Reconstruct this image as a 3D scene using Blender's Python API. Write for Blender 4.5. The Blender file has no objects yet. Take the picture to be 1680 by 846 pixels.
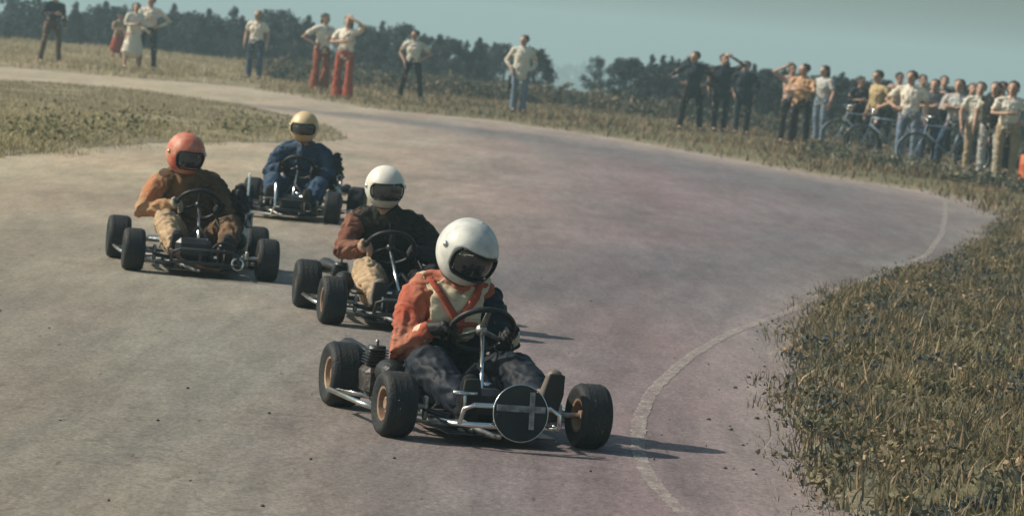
import bpy, math, random
import numpy as np
from mathutils import Vector, Matrix, noise as mnoise
PI = math.pi
R = math.radians
rng = random.Random(7)
nrng = np.random.default_rng(11)
sc = bpy.context.scene
COL = sc.collection

# ------------------------------------------------------------------ camera, sky, sun, exposure
F = 6000.0            # focal length in pixels of a 1680 px wide frame
HC = 1.63             # eye height
ROLL = math.atan(0.093)
HORY = 70.1           # horizon height at the middle of the frame
PITCH = math.atan((423 - HORY) * math.cos(ROLL) / F)
cam_d = bpy.data.cameras.new('camera'); cam = bpy.data.objects.new('camera', cam_d); COL.objects.link(cam)
cam_d.sensor_width = 36.0; cam_d.lens = F / 1680 * 36.0
cam_d.clip_start = 0.5; cam_d.clip_end = 9000
fwd = Vector((0, math.cos(PITCH), -math.sin(PITCH)))
upp = Vector((0, math.sin(PITCH), math.cos(PITCH)))
Xw = Vector((1, 0, 0))
cr, sr = math.cos(ROLL), math.sin(ROLL)
cR = Xw * cr + upp * sr
cU = -Xw * sr + upp * cr
m = Matrix((cR, cU, -fwd)).transposed().to_4x4(); m.translation = Vector((0, 0, HC))
cam.matrix_world = m
cam_d.dof.use_dof = True; cam_d.dof.focus_distance = 15.5; cam_d.dof.aperture_fstop = 8.0
sc.camera = cam

SUN_EL, SUN_AZ = R(38), R(-85)      # azimuth from +Y, clockwise; the sun stands to the left
world = bpy.data.worlds.new('World'); sc.world = world; world.use_nodes = True
wn = world.node_tree.nodes; wl = world.node_tree.links
bg = wn['Background']; sky = wn.new('ShaderNodeTexSky'); sky.sky_type = 'NISHITA'
sky.sun_disc = False; sky.sun_elevation = SUN_EL; sky.sun_rotation = SUN_AZ
sky.air_density = 1.6; sky.dust_density = 3.0; sky.ozone_density = 1.5
mx = wn.new('ShaderNodeMix'); mx.data_type = 'RGBA'; mx.blend_type = 'MULTIPLY'
mx.inputs['Factor'].default_value = 1.0
mx.inputs[7].default_value = (0.85, 1.0, 0.97, 1)
wl.new(sky.outputs[0], mx.inputs[6])
wt = wn.new('ShaderNodeTexCoord'); wm = wn.new('ShaderNodeMapping'); wm.inputs['Scale'].default_value = (1, 1, 5); wz = wn.new('ShaderNodeTexNoise'); wz.inputs['Scale'].default_value = 7; wz.inputs['Detail'].default_value = 5
wr_ = wn.new('ShaderNodeMapRange'); wr_.inputs[1].default_value = .35; wr_.inputs[2].default_value = .65; wr_.inputs[3].default_value = .93; wr_.inputs[4].default_value = 1.12
mx2 = wn.new('ShaderNodeMix'); mx2.data_type = 'RGBA'; mx2.blend_type = 'MULTIPLY'; mx2.inputs[0].default_value = 1.0
wl.new(wt.outputs['Generated'], wm.inputs[0]); wl.new(wm.outputs[0], wz.inputs['Vector']); wl.new(wz.outputs[0], wr_.inputs[0])
wl.new(mx.outputs[2], mx2.inputs[6]); wl.new(wr_.outputs[0], mx2.inputs[7]); wl.new(mx2.outputs[2], bg.inputs[0])      # faint uneven high cloud
bg.inputs[1].default_value = 0.080
sun_d = bpy.data.lights.new('sun', 'SUN'); sun = bpy.data.objects.new('sun', sun_d); COL.objects.link(sun)
sun_d.energy = 5.0; sun_d.angle = R(0.6); sun_d.color = (1.0, 0.89, 0.74)
sdir = Vector((math.cos(SUN_EL) * math.sin(SUN_AZ), math.cos(SUN_EL) * math.cos(SUN_AZ), math.sin(SUN_EL)))
sun.rotation_euler = sdir.to_track_quat('Z', 'Y').to_euler()
sc.view_settings.view_transform = 'Standard'; sc.view_settings.look = 'None'
sc.view_settings.exposure = 0.13; sc.view_settings.gamma = 1.0
try:
    sc.cycles.volume_bounces = 0; sc.cycles.max_bounces = 6; sc.cycles.transparent_max_bounces = 8
except Exception: pass

def ray(px, py):
    return (fwd * F + cR * (px - 840) + cU * (423 - py)).normalized()
def gpt(px, py, z=0.0):
    """where the line of sight through a photo pixel meets height z"""
    d = ray(px, py); t = (z - HC) / d.z
    return Vector((d.x * t, d.y * t, z))
def dpt(px, py, Y):
    d = ray(px, py); t = Y / d.y
    return Vector((d.x * t, Y, HC + d.z * t))

# ------------------------------------------------------------------ materials
MATS = {}
def mat(name, col, rough=0.7, metal=0.0, var=0.0, vscale=8.0, col2=None, bump=0.0, bscale=60.0, attr=None, spec=0.5, coat=0.0, trans=0.0):
    if name in MATS: return MATS[name]
    mt = bpy.data.materials.new(name); mt.use_nodes = True
    nt = mt.node_tree; n = nt.nodes; l = nt.links
    b = n['Principled BSDF']
    b.inputs['Roughness'].default_value = rough; b.inputs['Metallic'].default_value = metal
    b.inputs['Specular IOR Level'].default_value = spec
    b.inputs['Coat Weight'].default_value = coat
    b.inputs['Base Color'].default_value = (*col, 1)
    tc = n.new('ShaderNodeTexCoord')
    out = None
    if var > 0 or col2 is not None:
        nz = n.new('ShaderNodeTexNoise'); nz.inputs['Scale'].default_value = vscale; nz.inputs['Detail'].default_value = 6
        l.new(tc.outputs['Object'], nz.inputs['Vector'])
        mr = n.new('ShaderNodeMapRange'); mr.inputs[1].default_value = 0.35; mr.inputs[2].default_value = 0.65
        l.new(nz.outputs[0], mr.inputs[0])
        mi = n.new('ShaderNodeMix'); mi.data_type = 'RGBA'
        c2 = col2 if col2 is not None else tuple(c * (1 - var) for c in col)
        mi.inputs[6].default_value = (*[min(1, c * (1 + var * .4)) for c in col], 1); mi.inputs[7].default_value = (*c2, 1)
        l.new(mr.outputs[0], mi.inputs[0]); out = mi.outputs[2]
    if attr:
        at = n.new('ShaderNodeAttribute'); at.attribute_name = attr
        if out is None: out = at.outputs['Color']
        else:
            mm = n.new('ShaderNodeMix'); mm.data_type = 'RGBA'; mm.blend_type = 'MULTIPLY'; mm.inputs[0].default_value = 1
            l.new(out, mm.inputs[6]); l.new(at.outputs['Color'], mm.inputs[7]); out = mm.outputs[2]
    if out is not None: l.new(out, b.inputs['Base Color'])
    if bump > 0:
        nb = n.new('ShaderNodeTexNoise'); nb.inputs['Scale'].default_value = bscale; nb.inputs['Detail'].default_value = 4
        l.new(tc.outputs['Object'], nb.inputs['Vector'])
        bp = n.new('ShaderNodeBump'); bp.inputs['Strength'].default_value = bump; bp.inputs['Distance'].default_value = 0.02
        l.new(nb.outputs[0], bp.inputs['Height']); l.new(bp.outputs[0], b.inputs['Normal'])
    if trans > 0:
        tr = n.new('ShaderNodeBsdfTranslucent'); ms = n.new('ShaderNodeMixShader'); ms.inputs[0].default_value = trans
        if out is not None: l.new(out, tr.inputs[0])
        l.new(b.outputs[0], ms.inputs[1]); l.new(tr.outputs[0], ms.inputs[2])
        l.new(ms.outputs[0], n['Material Output'].inputs['Surface'])
    MATS[name] = mt
    return mt

M_tyre = mat('tyre_rubber', (.014, .018, .024), .6, var=.35, vscale=9, bump=.3, bscale=90, col2=(.034, .033, .032), spec=.18)
M_rim = mat('rim_metal', (.38, .27, .19), .55, .25, col2=(.20, .12, .08), vscale=16)
M_rimdark = mat('rim_dark', (.05, .05, .05), .6, .2)
M_chrome = mat('chrome', (.75, .75, .74), .22, 1.0, var=.25, vscale=12)
M_frame = mat('frame_paint', (.035, .037, .042), .4, .3, var=.3, vscale=20)
M_framered = mat('frame_paint_brown', (.16, .07, .04), .45, .2, var=.4, vscale=15)
M_black = mat('black_vinyl', (.012, .013, .015), .5, var=.3, bump=.3, bscale=40, spec=.3)
M_alu = mat('cast_metal', (.42, .42, .40), .45, .8, var=.4, vscale=25, bump=.2)
M_tank = mat('tank_metal', (.045, .048, .052), .38, .5, var=.4)
M_disc = mat('number_disc', (.012, .015, .018), .42, var=.5, vscale=9, spec=.3)
M_crosshighlight = mat('painted_cross_highlight', (.34, .34, .33), .5, col2=(.10, .11, .115), vscale=22)  # pale colour standing in for the cross-shaped highlight reflected on the disc
M_skin = mat('skin', (.42, .25, .18), .6, var=.15)
M_hair = mat('dark_hair', (.028, .022, .018), .7, var=.4, vscale=40, bump=.4)
M_hairblond = mat('fair_hair', (.24, .15, .075), .7, var=.4, vscale=40, bump=.4)
M_lens = mat('visor_plastic', (.02, .022, .026), .12, coat=.6)
M_whelm = mat('white_helmet', (.62, .62, .58), .48, col2=(.36, .38, .38), vscale=12, bump=.08, bscale=30)
M_whelm2 = mat('scuffed_helmet', (.62, .60, .54), .45, var=.3, vscale=4, bump=.1)
M_yhelm = mat('yellow_helmet', (.52, .30, .11), .45, var=.2, vscale=7, col2=(.58, .46, .28))
M_rhelm = mat('red_helmet', (.40, .06, .035), .55, col2=(.50, .24, .15), vscale=15, bump=.2, bscale=25)
M_glove = mat('black_glove', (.012, .013, .015), .6, var=.3, bump=.4, spec=.3)
M_boot = mat('boot_leather', (.14, .115, .09), .6, var=.3)
M_sole = mat('boot_sole', (.02, .02, .02), .8)
def cloth(name, c, var=.25, c2=None, vs=7.0):
    mt = mat('cloth_' + name, c, .85, var=var, vscale=vs, col2=c2, spec=.2); n = mt.node_tree.nodes; l = mt.node_tree.links; b = n['Principled BSDF']
    tc = n.new('ShaderNodeTexCoord'); w1 = n.new('ShaderNodeTexNoise'); w1.inputs['Scale'].default_value = 9; w1.inputs['Detail'].default_value = 3; w1.inputs['Distortion'].default_value = 2.2
    mp = n.new('ShaderNodeMapping'); mp.inputs['Rotation'].default_value = (.5, .6, .3); mp.inputs['Scale'].default_value = (.8, .8, 2.6)
    l.new(tc.outputs['Object'], mp.inputs[0]); l.new(mp.outputs[0], w1.inputs['Vector']); bp = n.new('ShaderNodeBump'); bp.inputs['Strength'].default_value = .5; bp.inputs['Distance'].default_value = .018
    l.new(w1.outputs[0], bp.inputs['Height']); l.new(bp.outputs[0], b.inputs['Normal']); return mt
C = dict(
    orange=cloth('orange', (.29, .06, .034), .3, (.36, .15, .10)), cream=cloth('cream', (.55, .48, .35), .2), tanleather=cloth('tan_leather', (.36, .24, .14), .3, (.38, .15, .07), 9),
    navy=mat('cloth_navy_leather', (.007, .012, .022), .62, var=.3, vscale=5, spec=.2), dark=cloth('dark', (.011, .013, .018), .3), blue=cloth('blue', (.022, .042, .080), .4, (.045, .075, .12)),
    white=cloth('white', (.68, .63, .54), .12), paleblue=cloth('pale_blue', (.15, .20, .27), .2), jeans=cloth('jeans', (.045, .075, .125), .3),
    rust=cloth('rust', (.26, .075, .04), .25), red=cloth('red', (.34, .075, .045), .25), brown=cloth('brown', (.10, .07, .05), .3),
    yellow=cloth('yellow', (.40, .31, .17), .25), grey=cloth('grey', (.16, .17, .18), .25), lgrey=cloth('light_grey', (.42, .43, .42), .2),
    tan=cloth('tan', (.33, .26, .17), .2), peach=cloth('peach', (.50, .30, .17), .25), slate=cloth('slate', (.026, .035, .05), .3),
    brownred=cloth('brown_red', (.13, .052, .036), .35, (.22, .11, .075)), darkgreen=cloth('dark_olive', (.018, .020, .019), .3),
    tanpants=cloth('tan_trousers', (.42, .30, .19), .15), darkbrown=cloth('dark_brown', (.05, .034, .024), .4, (.17, .10, .055), 5), pinkish=cloth('pale_pink', (.48, .33, .28), .2))

# ------------------------------------------------------------------ mesh collector
class MB:
    def __init__(s): s.v = []; s.f = []
    def add(s, vs, fs):
        o = len(s.v); s.v += [tuple(v) for v in vs]; s.f += [tuple(i + o for i in f) for f in fs]
    def box(s, c, d, rot=None, bev=0.0):
        c = Vector(c); h = Vector(d) / 2; rot = rot or Matrix.Identity(3)
        if bev <= 0:
            vs = [c + rot @ Vector((x * h.x, y * h.y, z * h.z)) for x in (-1, 1) for y in (-1, 1) for z in (-1, 1)]
            s.add(vs, [(0, 1, 3, 2), (4, 6, 7, 5), (0, 4, 5, 1), (2, 3, 7, 6), (0, 2, 6, 4), (1, 5, 7, 3)])
        else:
            # chamfered box: every corner becomes three vertices
            b = bev; vs = []; idx = {}
            for x in (-1, 1):
                for y in (-1, 1):
                    for z in (-1, 1):
                        for a in range(3):
                            p = [x * (h.x - b), y * (h.y - b), z * (h.z - b)]; p[a] += (x, y, z)[a] * b
                            idx[(x, y, z, a)] = len(vs); vs.append(c + rot @ Vector(p))
            fs = []
            for a in range(3):
                o1, o2 = (a + 1) % 3, (a + 2) % 3
                for sg in (-1, 1):
                    q = []
                    for (u, w) in ((-1, -1), (1, -1), (1, 1), (-1, 1)):
                        k = [0, 0, 0]; k[a] = sg; k[o1] = u; k[o2] = w; q.append(idx[(*k, a)])
                    fs.append(tuple(q if sg > 0 else q[::-1]))
                for u in (-1, 1):
                    for w in (-1, 1):
                        k1 = [0, 0, 0]; k1[a] = -1; k1[o1] = u; k1[o2] = w; k2 = list(k1); k2[a] = 1
                        q = (idx[(*k1, o1)], idx[(*k2, o1)], idx[(*k2, o2)], idx[(*k1, o2)])
                        fs.append(q if u * w > 0 else q[::-1])
            for x in (-1, 1):
                for y in (-1, 1):
                    for z in (-1, 1):
                        q = (idx[(x, y, z, 0)], idx[(x, y, z, 1)], idx[(x, y, z, 2)]); fs.append(q if x * y * z > 0 else q[::-1])
            s.add(vs, fs)
        return s
    def tube(s, pts, rad, n=10, rb=None, cap=True, ref=(1, 0, 0)):
        pts = [Vector(p) for p in pts]; k = len(pts)
        ra = [rad] * k if not hasattr(rad, '__len__') else list(rad)
        rb_ = ra if rb is None else ([rb] * k if not hasattr(rb, '__len__') else list(rb))
        rings = []
        for i in range(k):
            t = (pts[min(k - 1, i + 1)] - pts[max(0, i - 1)])
            t = t.normalized() if t.length > 1e-9 else Vector((0, 0, 1))
            r0 = Vector(ref)
            if abs(t.dot(r0)) > .93: r0 = Vector((0, 1, 0)) if abs(t.y) < .9 else Vector((0, 0, 1))
            u = (r0 - t * t.dot(r0)).normalized(); w = t.cross(u)
            if i == 0 and cap:
                for (a, q) in ((-.85, .3), (-.6, .75)): rings.append((pts[0] + t * a * min(ra[0], rb_[0]), u, w, ra[0] * q, rb_[0] * q))
            rings.append((pts[i], u, w, ra[i], rb_[i]))
            if i == k - 1 and cap:
                for (a, q) in ((.6, .75), (.85, .3)): rings.append((pts[i] + t * a * min(ra[i], rb_[i]), u, w, ra[i] * q, rb_[i] * q))
        vs = []; fs = []
        for (c, u, w, a, b) in rings:
            for j in range(n):
                an = 2 * PI * j / n; vs.append(c + u * math.cos(an) * a + w * math.sin(an) * b)
        for i in range(len(rings) - 1):
            for j in range(n):
                fs.append((i * n + j, i * n + (j + 1) % n, (i + 1) * n + (j + 1) % n, (i + 1) * n + j))
        fs.append(tuple(range(n))[::-1]); fs.append(tuple((len(rings) - 1) * n + j for j in range(n)))
        s.add(vs, fs); return s
    def bar(s, a, b, r, n=8): return s.tube([a, b], r, n, cap=False)
    def ball(s, c, r, nu=14, nv=9, rot=None):
        c = Vector(c); r = (r, r, r) if not hasattr(r, '__len__') else r; rot = rot or Matrix.Identity(3)
        vs = [c + rot @ Vector((0, 0, -r[2]))]; fs = []
        for i in range(1, nv):
            e = -PI / 2 + PI * i / nv
            for j in range(nu):
                a = 2 * PI * j / nu; vs.append(c + rot @ Vector((math.cos(e) * math.cos(a) * r[0], math.cos(e) * math.sin(a) * r[1], math.sin(e) * r[2])))
        vs.append(c + rot @ Vector((0, 0, r[2]))); L = len(vs) - 1
        for j in range(nu):
            fs.append((0, 1 + (j + 1) % nu, 1 + j)); fs.append((L, 1 + (nv - 2) * nu + j, 1 + (nv - 2) * nu + (j + 1) % nu))
        for i in range(nv - 2):
            for j in range(nu):
                fs.append((1 + i * nu + j, 1 + i * nu + (j + 1) % nu, 1 + (i + 1) * nu + (j + 1) % nu, 1 + (i + 1) * nu + j))
        s.add(vs, fs); return s
    def lathe(s, prof, c=(0, 0, 0), axis='x', n=28, closed=True):
        """prof: (along axis, radius)"""
        c = Vector(c); vs = []; fs = []; k = len(prof)
        for (h, r) in prof:
            for j in range(n):
                a = 2 * PI * j / n; x, y = math.cos(a) * r, math.sin(a) * r
                vs.append(c + (Vector((h, x, y)) if axis == 'x' else Vector((y, h, x)) if axis == 'y' else Vector((x, y, h))))
        rg = range(k if closed else k - 1)
        for i in rg:
            i2 = (i + 1) % k
            for j in range(n): fs.append((i * n + j, i * n + (j + 1) % n, i2 * n + (j + 1) % n, i2 * n + j))
        s.add(vs, fs); return s
    def torus(s, c, Rr, r, rot=None, n=36, k=8):
        c = Vector(c); rot = rot or Matrix.Identity(3); vs = []; fs = []
        for i in range(n):
            a = 2 * PI * i / n
            for j in range(k):
                b = 2 * PI * j / k; vs.append(c + rot @ Vector(((Rr + r * math.cos(b)) * math.cos(a), (Rr + r * math.cos(b)) * math.sin(a), r * math.sin(b))))
        for i in range(n):
            for j in range(k): fs.append((i * k + j, ((i + 1) % n) * k + j, ((i + 1) % n) * k + (j + 1) % k, i * k + (j + 1) % k))
        s.add(vs, fs); return s
    def xform(s, M):
        s.v = [tuple(M @ Vector(v)) for v in s.v]; return s
    def mesh(s, name, material, smooth=True):
        me = bpy.data.meshes.new(name); me.from_pydata(s.v, [], s.f); me.validate(); me.update()
        if material: me.materials.append(material)
        if smooth: me.polygons.foreach_set('use_smooth', [True] * len(me.polygons))
        return me
    def build(s, name, material, parent=None, smooth=True, remesh=0.0, relax=0, wrinkle=0.0, wsize=.08):
        o = bpy.data.objects.new(name, s.mesh(name, material, smooth)); COL.objects.link(o)
        if parent: o.parent = parent
        if remesh > 0:
            r = o.modifiers.new('r', 'REMESH'); r.mode = 'VOXEL'; r.voxel_size = remesh; r.use_smooth_shade = True
            if relax: q = o.modifiers.new('s', 'SMOOTH'); q.iterations = relax; q.factor = .5
            if wrinkle > 0:
                d = o.modifiers.new('d', 'DISPLACE'); t = bpy.data.textures.get('folds%.3f' % wsize)
                if not t: t = bpy.data.textures.new('folds%.3f' % wsize, 'DISTORTED_NOISE'); t.noise_scale = wsize * 1.5; t.distortion = 1.6; t.noise_basis = 'ORIGINAL_PERLIN'; t.noise_distortion = 'ORIGINAL_PERLIN'
                d.texture = t; d.strength = wrinkle; d.mid_level = .5; d.texture_coords = 'GLOBAL'
        return o
def autosmooth(o, ang=35):
    me = o.data; 
    try: me.set_sharp_from_angle(angle=R(ang))
    except Exception: pass
    return o
def hard(mb, name, material, parent, ang=35): return autosmooth(mb.build(name, material, parent), ang)
def empty(name, loc=(0, 0, 0), rz=0.0, rot=None):
    o = bpy.data.objects.new(name, None); o.empty_display_size = .1; COL.objects.link(o); o.location = loc
    o.rotation_euler = rot if rot else (0, 0, rz); return o
def tag(o, label=None, cat=None, group=None, kind=None):
    if label: o['label'] = label
    if cat: o['category'] = cat
    if group: o['group'] = group
    if kind: o['kind'] = kind
    return o
def np_mesh(name, v, f, material, smooth=False, color=None):
    me = bpy.data.meshes.new(name); nv, nf, k = len(v), len(f), f.shape[1]
    me.vertices.add(nv); me.vertices.foreach_set('co', v.astype(np.float32).ravel())
    me.loops.add(nf * k); me.loops.foreach_set('vertex_index', f.astype(np.int32).ravel())
    me.polygons.add(nf); me.polygons.foreach_set('loop_start', np.arange(0, nf * k, k, dtype=np.int32))
    if smooth: me.polygons.foreach_set('use_smooth', np.ones(nf, dtype=bool))
    me.update(calc_edges=True)
    if color is not None:
        for nm, c in color.items():
            a = me.color_attributes.new(nm, 'FLOAT_COLOR', 'POINT')
            cc = np.ones((nv, 4), dtype=np.float32); cc[:, :3] = c; a.data.foreach_set('color', cc.ravel())
    if material: me.materials.append(material)
    o = bpy.data.objects.new(name, me); COL.objects.link(o); return o

# ------------------------------------------------------------------ plan of the ground
def gp(l): return [(gpt(*p).x, gpt(*p).y) for p in l]
FAR_EDGE = gp([(-260, 96), (30, 112), (200, 127), (400, 143), (600, 178), (800, 197), (1000, 226), (1200, 262), (1350, 290), (1500, 312), (1580, 330), (1620, 352), (1680, 372), (1900, 430), (2300, 600)])
ISLAND = gp([(-300, 262), (20, 262), (150, 246), (300, 236), (450, 236), (540, 236), (590, 230), (570, 214), (500, 196), (400, 176), (300, 163), (200, 152), (30, 138), (-300, 110)])
INNER = gp([(1900, 356), (1700, 352), (1640, 362), (1600, 388), (1565, 420), (1480, 442), (1400, 466), (1325, 492), (1280, 540), (1262, 600), (1262, 660), (1246, 720), (1250, 772), (1290, 815), (1350, 862), (1450, 980), (1500, 1100)])
INNER += [(2.2, 4.0), (12.0, 4.0), (40.0, 45.0)]
LINE = gp([(1551, 325), (1552, 350), (1546, 385), (1520, 420), (1430, 456), (1350, 482), (1290, 514), (1200, 545), (1130, 585), (1070, 640), (1047, 690), (1045, 740), (1058, 775), (1085, 812), (1130, 850)])
SKID = gp([(350, 168), (640, 196), (850, 222), (1100, 262), (1300, 300), (1450, 330), (1540, 365), (1480, 400), (1380, 420), (1200, 450), (900, 470)])
ROAD = FAR_EDGE + [(45, 8), (25, -25), (-40, -25), (-60, 60)]
# behind the track on the far side the field falls away
BANK = gp([(-300, 62), (30, 69), (350, 100), (560, 118), (760, 138), (900, 153), (1000, 166), (1150, 182), (1300, 200), (1500, 230), (1680, 262), (2000, 330)])

def seg_d(P, poly, closed=True):
    best = np.full(len(P), 1e9)
    n = len(poly)
    for i in range(n if closed else n - 1):
        a = np.array(poly[i]); b = np.array(poly[(i + 1) % n]); ab = b - a
        t = np.clip(((P - a) @ ab) / max(1e-9, ab @ ab), 0, 1)
        d = np.hypot(*(P - (a + t[:, None] * ab)).T); best = np.minimum(best, d)
    return best
def inside(P, poly):
    x, y = P[:, 0], P[:, 1]; c = np.zeros(len(P), bool); n = len(poly); j = n - 1
    for i in range(n):
        xi, yi = poly[i]; xj, yj = poly[j]
        k = ((yi > y) != (yj > y)) & (x < (xj - xi) * (y - yi) / ((yj - yi) if yj != yi else 1e-9) + xi)
        c ^= k; j = i
    return c
def sd(P, poly): d = seg_d(P, poly); return np.where(inside(P, poly), d, -d)
def vnoise(P, s, seed=0.0):
    """cheap smooth value noise from summed sines"""
    x, y = P[:, 0] / s + seed, P[:, 1] / s - seed
    return (np.sin(x * 1.7 + 1.3 * np.sin(y * 1.1)) + np.sin(y * 2.3 + 1.7 * np.sin(x * .9)) + np.sin((x + y) * 1.3 + 2 * np.sin((x - y) * .7))) / 3
def grass_sd(P):
    """over 0 on grass, under 0 on the track"""
    return np.maximum(np.maximum(-sd(P, ROAD), sd(P, ISLAND)), sd(P, INNER))
def edge_sd(P):
    """distance beyond the bank line (positive = falls away)"""
    bx = np.array([b[0] for b in BANK]); by = np.array([b[1] for b in BANK]); o = np.argsort(bx)
    return P[:, 1] - np.interp(P[:, 0], bx[o], by[o])
def sstep(x): x = np.clip(x, 0, 1); return x * x * (3 - 2 * x)
def ground_z(P):
    g = grass_sd(P)
    near = np.clip(P[:, 1] / 60, .25, 1.6)
    z = -.06 + .075 * sstep((g + .12 * near * vnoise(P, .35 * 1.0) + .05) / .35)
    z += np.where(g > 0, .05 * sstep(g / 1.2) * (1 + vnoise(P, .8, 3)) , 0)
    e = edge_sd(P); behind = (P[:, 1] > 30)
    ee = np.where(behind, e, -1)
    z += -np.where(ee > 0, 3.2 * sstep(ee / 45) + .0115 * np.maximum(ee - 20, 0) * (ee > 20), 0)
    z += np.where(ee > 400, np.minimum((ee - 400) * .004, 9) , 0)
    return z

# fan-shaped grid: dense where the photograph looks, one sheet out to the horizon
def fan(Ys, ts, base=6.0):
    Y, T = np.meshgrid(Ys, ts, indexing='ij'); X = T * (np.abs(Y) + base)
    P = np.stack([X.ravel(), Y.ravel()], 1); ny, nt = Y.shape
    i = np.arange(ny * nt).reshape(ny, nt)
    f = np.stack([i[:-1, :-1].ravel(), i[:-1, 1:].ravel(), i[1:, 1:].ravel(), i[1:, :-1].ravel()], 1)
    return P, f
ts = np.concatenate([-np.geomspace(6, .19, 26), np.linspace(-.175, .175, 300), np.geomspace(.19, 6, 26)])
Ys = np.concatenate([np.linspace(-60, 8, 18), np.linspace(9, 60, 420), np.linspace(60.3, 150, 260), np.geomspace(152, 4200, 60)])
P, f = fan(Ys, ts)
z = ground_z(P)
g = grass_sd(P)
def L(*c): return np.array(c, float)
straw, olive, dirt, dusty = L(.34, .28, .175), L(.115, .11, .062), L(.17, .135, .10), L(.30, .255, .20)
n1 = .5 + .5 * vnoise(P, 1.1); n2 = .5 + .5 * vnoise(P, 4.5, 7)
col = olive * 1.25 * (1 - n1[:, None] * .5) + dirt * n1[:, None] * .5
w = (np.clip((-P[:, 0] - 1.5) / 8, 0, 1) * np.clip((P[:, 1] - 50) / 30, 0, 1))[:, None]
col = col * (1 - w) + straw * (.75 + .25 * n2[:, None]) * w
wi = (inside(P, ISLAND) * 1.0)[:, None] * .75
col = col * (1 - wi) + L(.31, .265, .17) * (.8 + .4 * n2[:, None]) * wi
w = np.clip(1 - np.abs(g) / .7, 0, 1)[:, None]
col = col * (1 - w * .7) + dusty * w * .7
far = np.clip((P[:, 1] - 160) / 200, 0, 1)[:, None]
col = col * (1 - far) + (L(.10, .12, .06) * (.7 + .6 * n2[:, None])) * far
M_ground = mat('ground_soil', (1, 1, 1), .95, var=.25, vscale=6, attr='tint', bump=.6, bscale=9, spec=.1)
ground = np_mesh('ground', np.column_stack([P, z]), f, M_ground, True, {'tint': col})
tag(ground, kind='structure')

# track surface: worn pale asphalt
ts2 = np.concatenate([-np.geomspace(2.5, .19, 16), np.linspace(-.175, .175, 420), np.geomspace(.19, 2.5, 16)])
Ys2 = np.concatenate([np.linspace(-24, 8, 12), np.linspace(9, 60, 520), np.linspace(60.2, 100, 220)])
P, f = fan(Ys2, ts2)
g = grass_sd(P); keep = (g[f] < .9).all(1); f = f[keep]
used = np.unique(f); remap = -np.ones(len(P), int); remap[used] = np.arange(len(used)); P = P[used]; f = remap[f]; g = g[used]
mauve, tanr, greyg, paled = L(.190, .152, .164), L(.37, .31, .225), L(.215, .20, .165), L(.34, .29, .235)
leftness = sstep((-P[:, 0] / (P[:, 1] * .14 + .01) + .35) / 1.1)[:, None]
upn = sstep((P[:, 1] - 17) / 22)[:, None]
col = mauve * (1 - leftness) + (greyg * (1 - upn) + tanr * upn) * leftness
col = col * (1 + .07 * vnoise(P, 1.7, 2)[:, None] + .05 * vnoise(P, .55, 9)[:, None])
skid = seg_d(P, SKID, False) + .5 * vnoise(P, 2.2, 5)
w = (np.exp(-(skid / 1.9) ** 2) * .72)[:, None]
col = col * (1 - w) + L(.115, .115, .13) * w
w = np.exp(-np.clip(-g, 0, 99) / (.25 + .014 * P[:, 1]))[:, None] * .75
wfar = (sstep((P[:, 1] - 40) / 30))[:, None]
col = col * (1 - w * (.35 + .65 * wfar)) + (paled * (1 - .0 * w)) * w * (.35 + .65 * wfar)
# rubbered-in tyre streaks that follow the corner
MARKS = [gp([(640, 300), (900, 268), (1150, 300), (1330, 345), (1380, 385), (1280, 430), (1100, 500), (960, 600), (900, 720), (930, 860)]),
         gp([(500, 330), (760, 300), (1000, 330), (1120, 370), (1090, 430), (980, 500), (860, 600), (800, 730), (790, 860)]),
         gp([(300, 300), (520, 300), (760, 340), (880, 400), (860, 480), (760, 560), (600, 680), (480, 860)]),
         gp([(200, 330), (380, 350), (500, 420), (470, 520), (330, 640), (200, 780), (120, 860)]),
         gp([(820, 240), (1100, 285), (1300, 325), (1420, 365), (1400, 400), (1240, 470), (1120, 550), (1010, 650), (985, 760), (1010, 860)]),
         gp([(100, 300), (250, 380), (230, 470), (120, 580), (0, 700)]),
         gp([(560, 380), (700, 430), (700, 520), (560, 620), (420, 740), (330, 860)])]
for q, mk in enumerate(MARKS):
    d = seg_d(P, mk, False) + .10 * vnoise(P, 3.1, q * 3.0); pr = .5 + .5 * vnoise(P, 2.4, q + 11.0)
    for off in (0.0, .42, .80):
        w = (np.exp(-((d - off) / (.05 + .05 * (q % 3))) ** 2) * .20 * pr)[:, None]; col = col * (1 - w) + L(.09, .085, .095) * w
M_track = bpy.data.materials.new('track_asphalt'); M_track.use_nodes = True
nt = M_track.node_tree; n = nt.nodes; l = nt.links; b = n['Principled BSDF']; b.inputs['Roughness'].default_value = .9; b.inputs['Specular IOR Level'].default_value = .2
tc = n.new('ShaderNodeTexCoord'); at = n.new('ShaderNodeAttribute'); at.attribute_name = 'tint'
def tex_noise(scale, det=8, stretch=None, rough=.6):
    z_ = n.new('ShaderNodeTexNoise'); z_.inputs['Scale'].default_value = scale; z_.inputs['Detail'].default_value = det; z_.inputs['Roughness'].default_value = rough
    if stretch:
        mp = n.new('ShaderNodeMapping'); mp.inputs['Scale'].default_value = stretch; l.new(tc.outputs['Object'], mp.inputs[0]); l.new(mp.outputs[0], z_.inputs['Vector'])
    else: l.new(tc.outputs['Object'], z_.inputs['Vector'])
    return z_.outputs[0]
def mrange(s, a, b_, c, d):
    r = n.new('ShaderNodeMapRange'); r.inputs[1].default_value = a; r.inputs[2].default_value = b_; r.inputs[3].default_value = c; r.inputs[4].default_value = d; l.new(s, r.inputs[0]); return r.outputs[0]
def mulc(a, v):
    q = n.new('ShaderNodeMix'); q.data_type = 'RGBA'; q.blend_type = 'MULTIPLY'; q.inputs[0].default_value = 1; l.new(a, q.inputs[6]); l.new(v, q.inputs[7]); return q.outputs[2]
c = at.outputs['Color']
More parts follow.
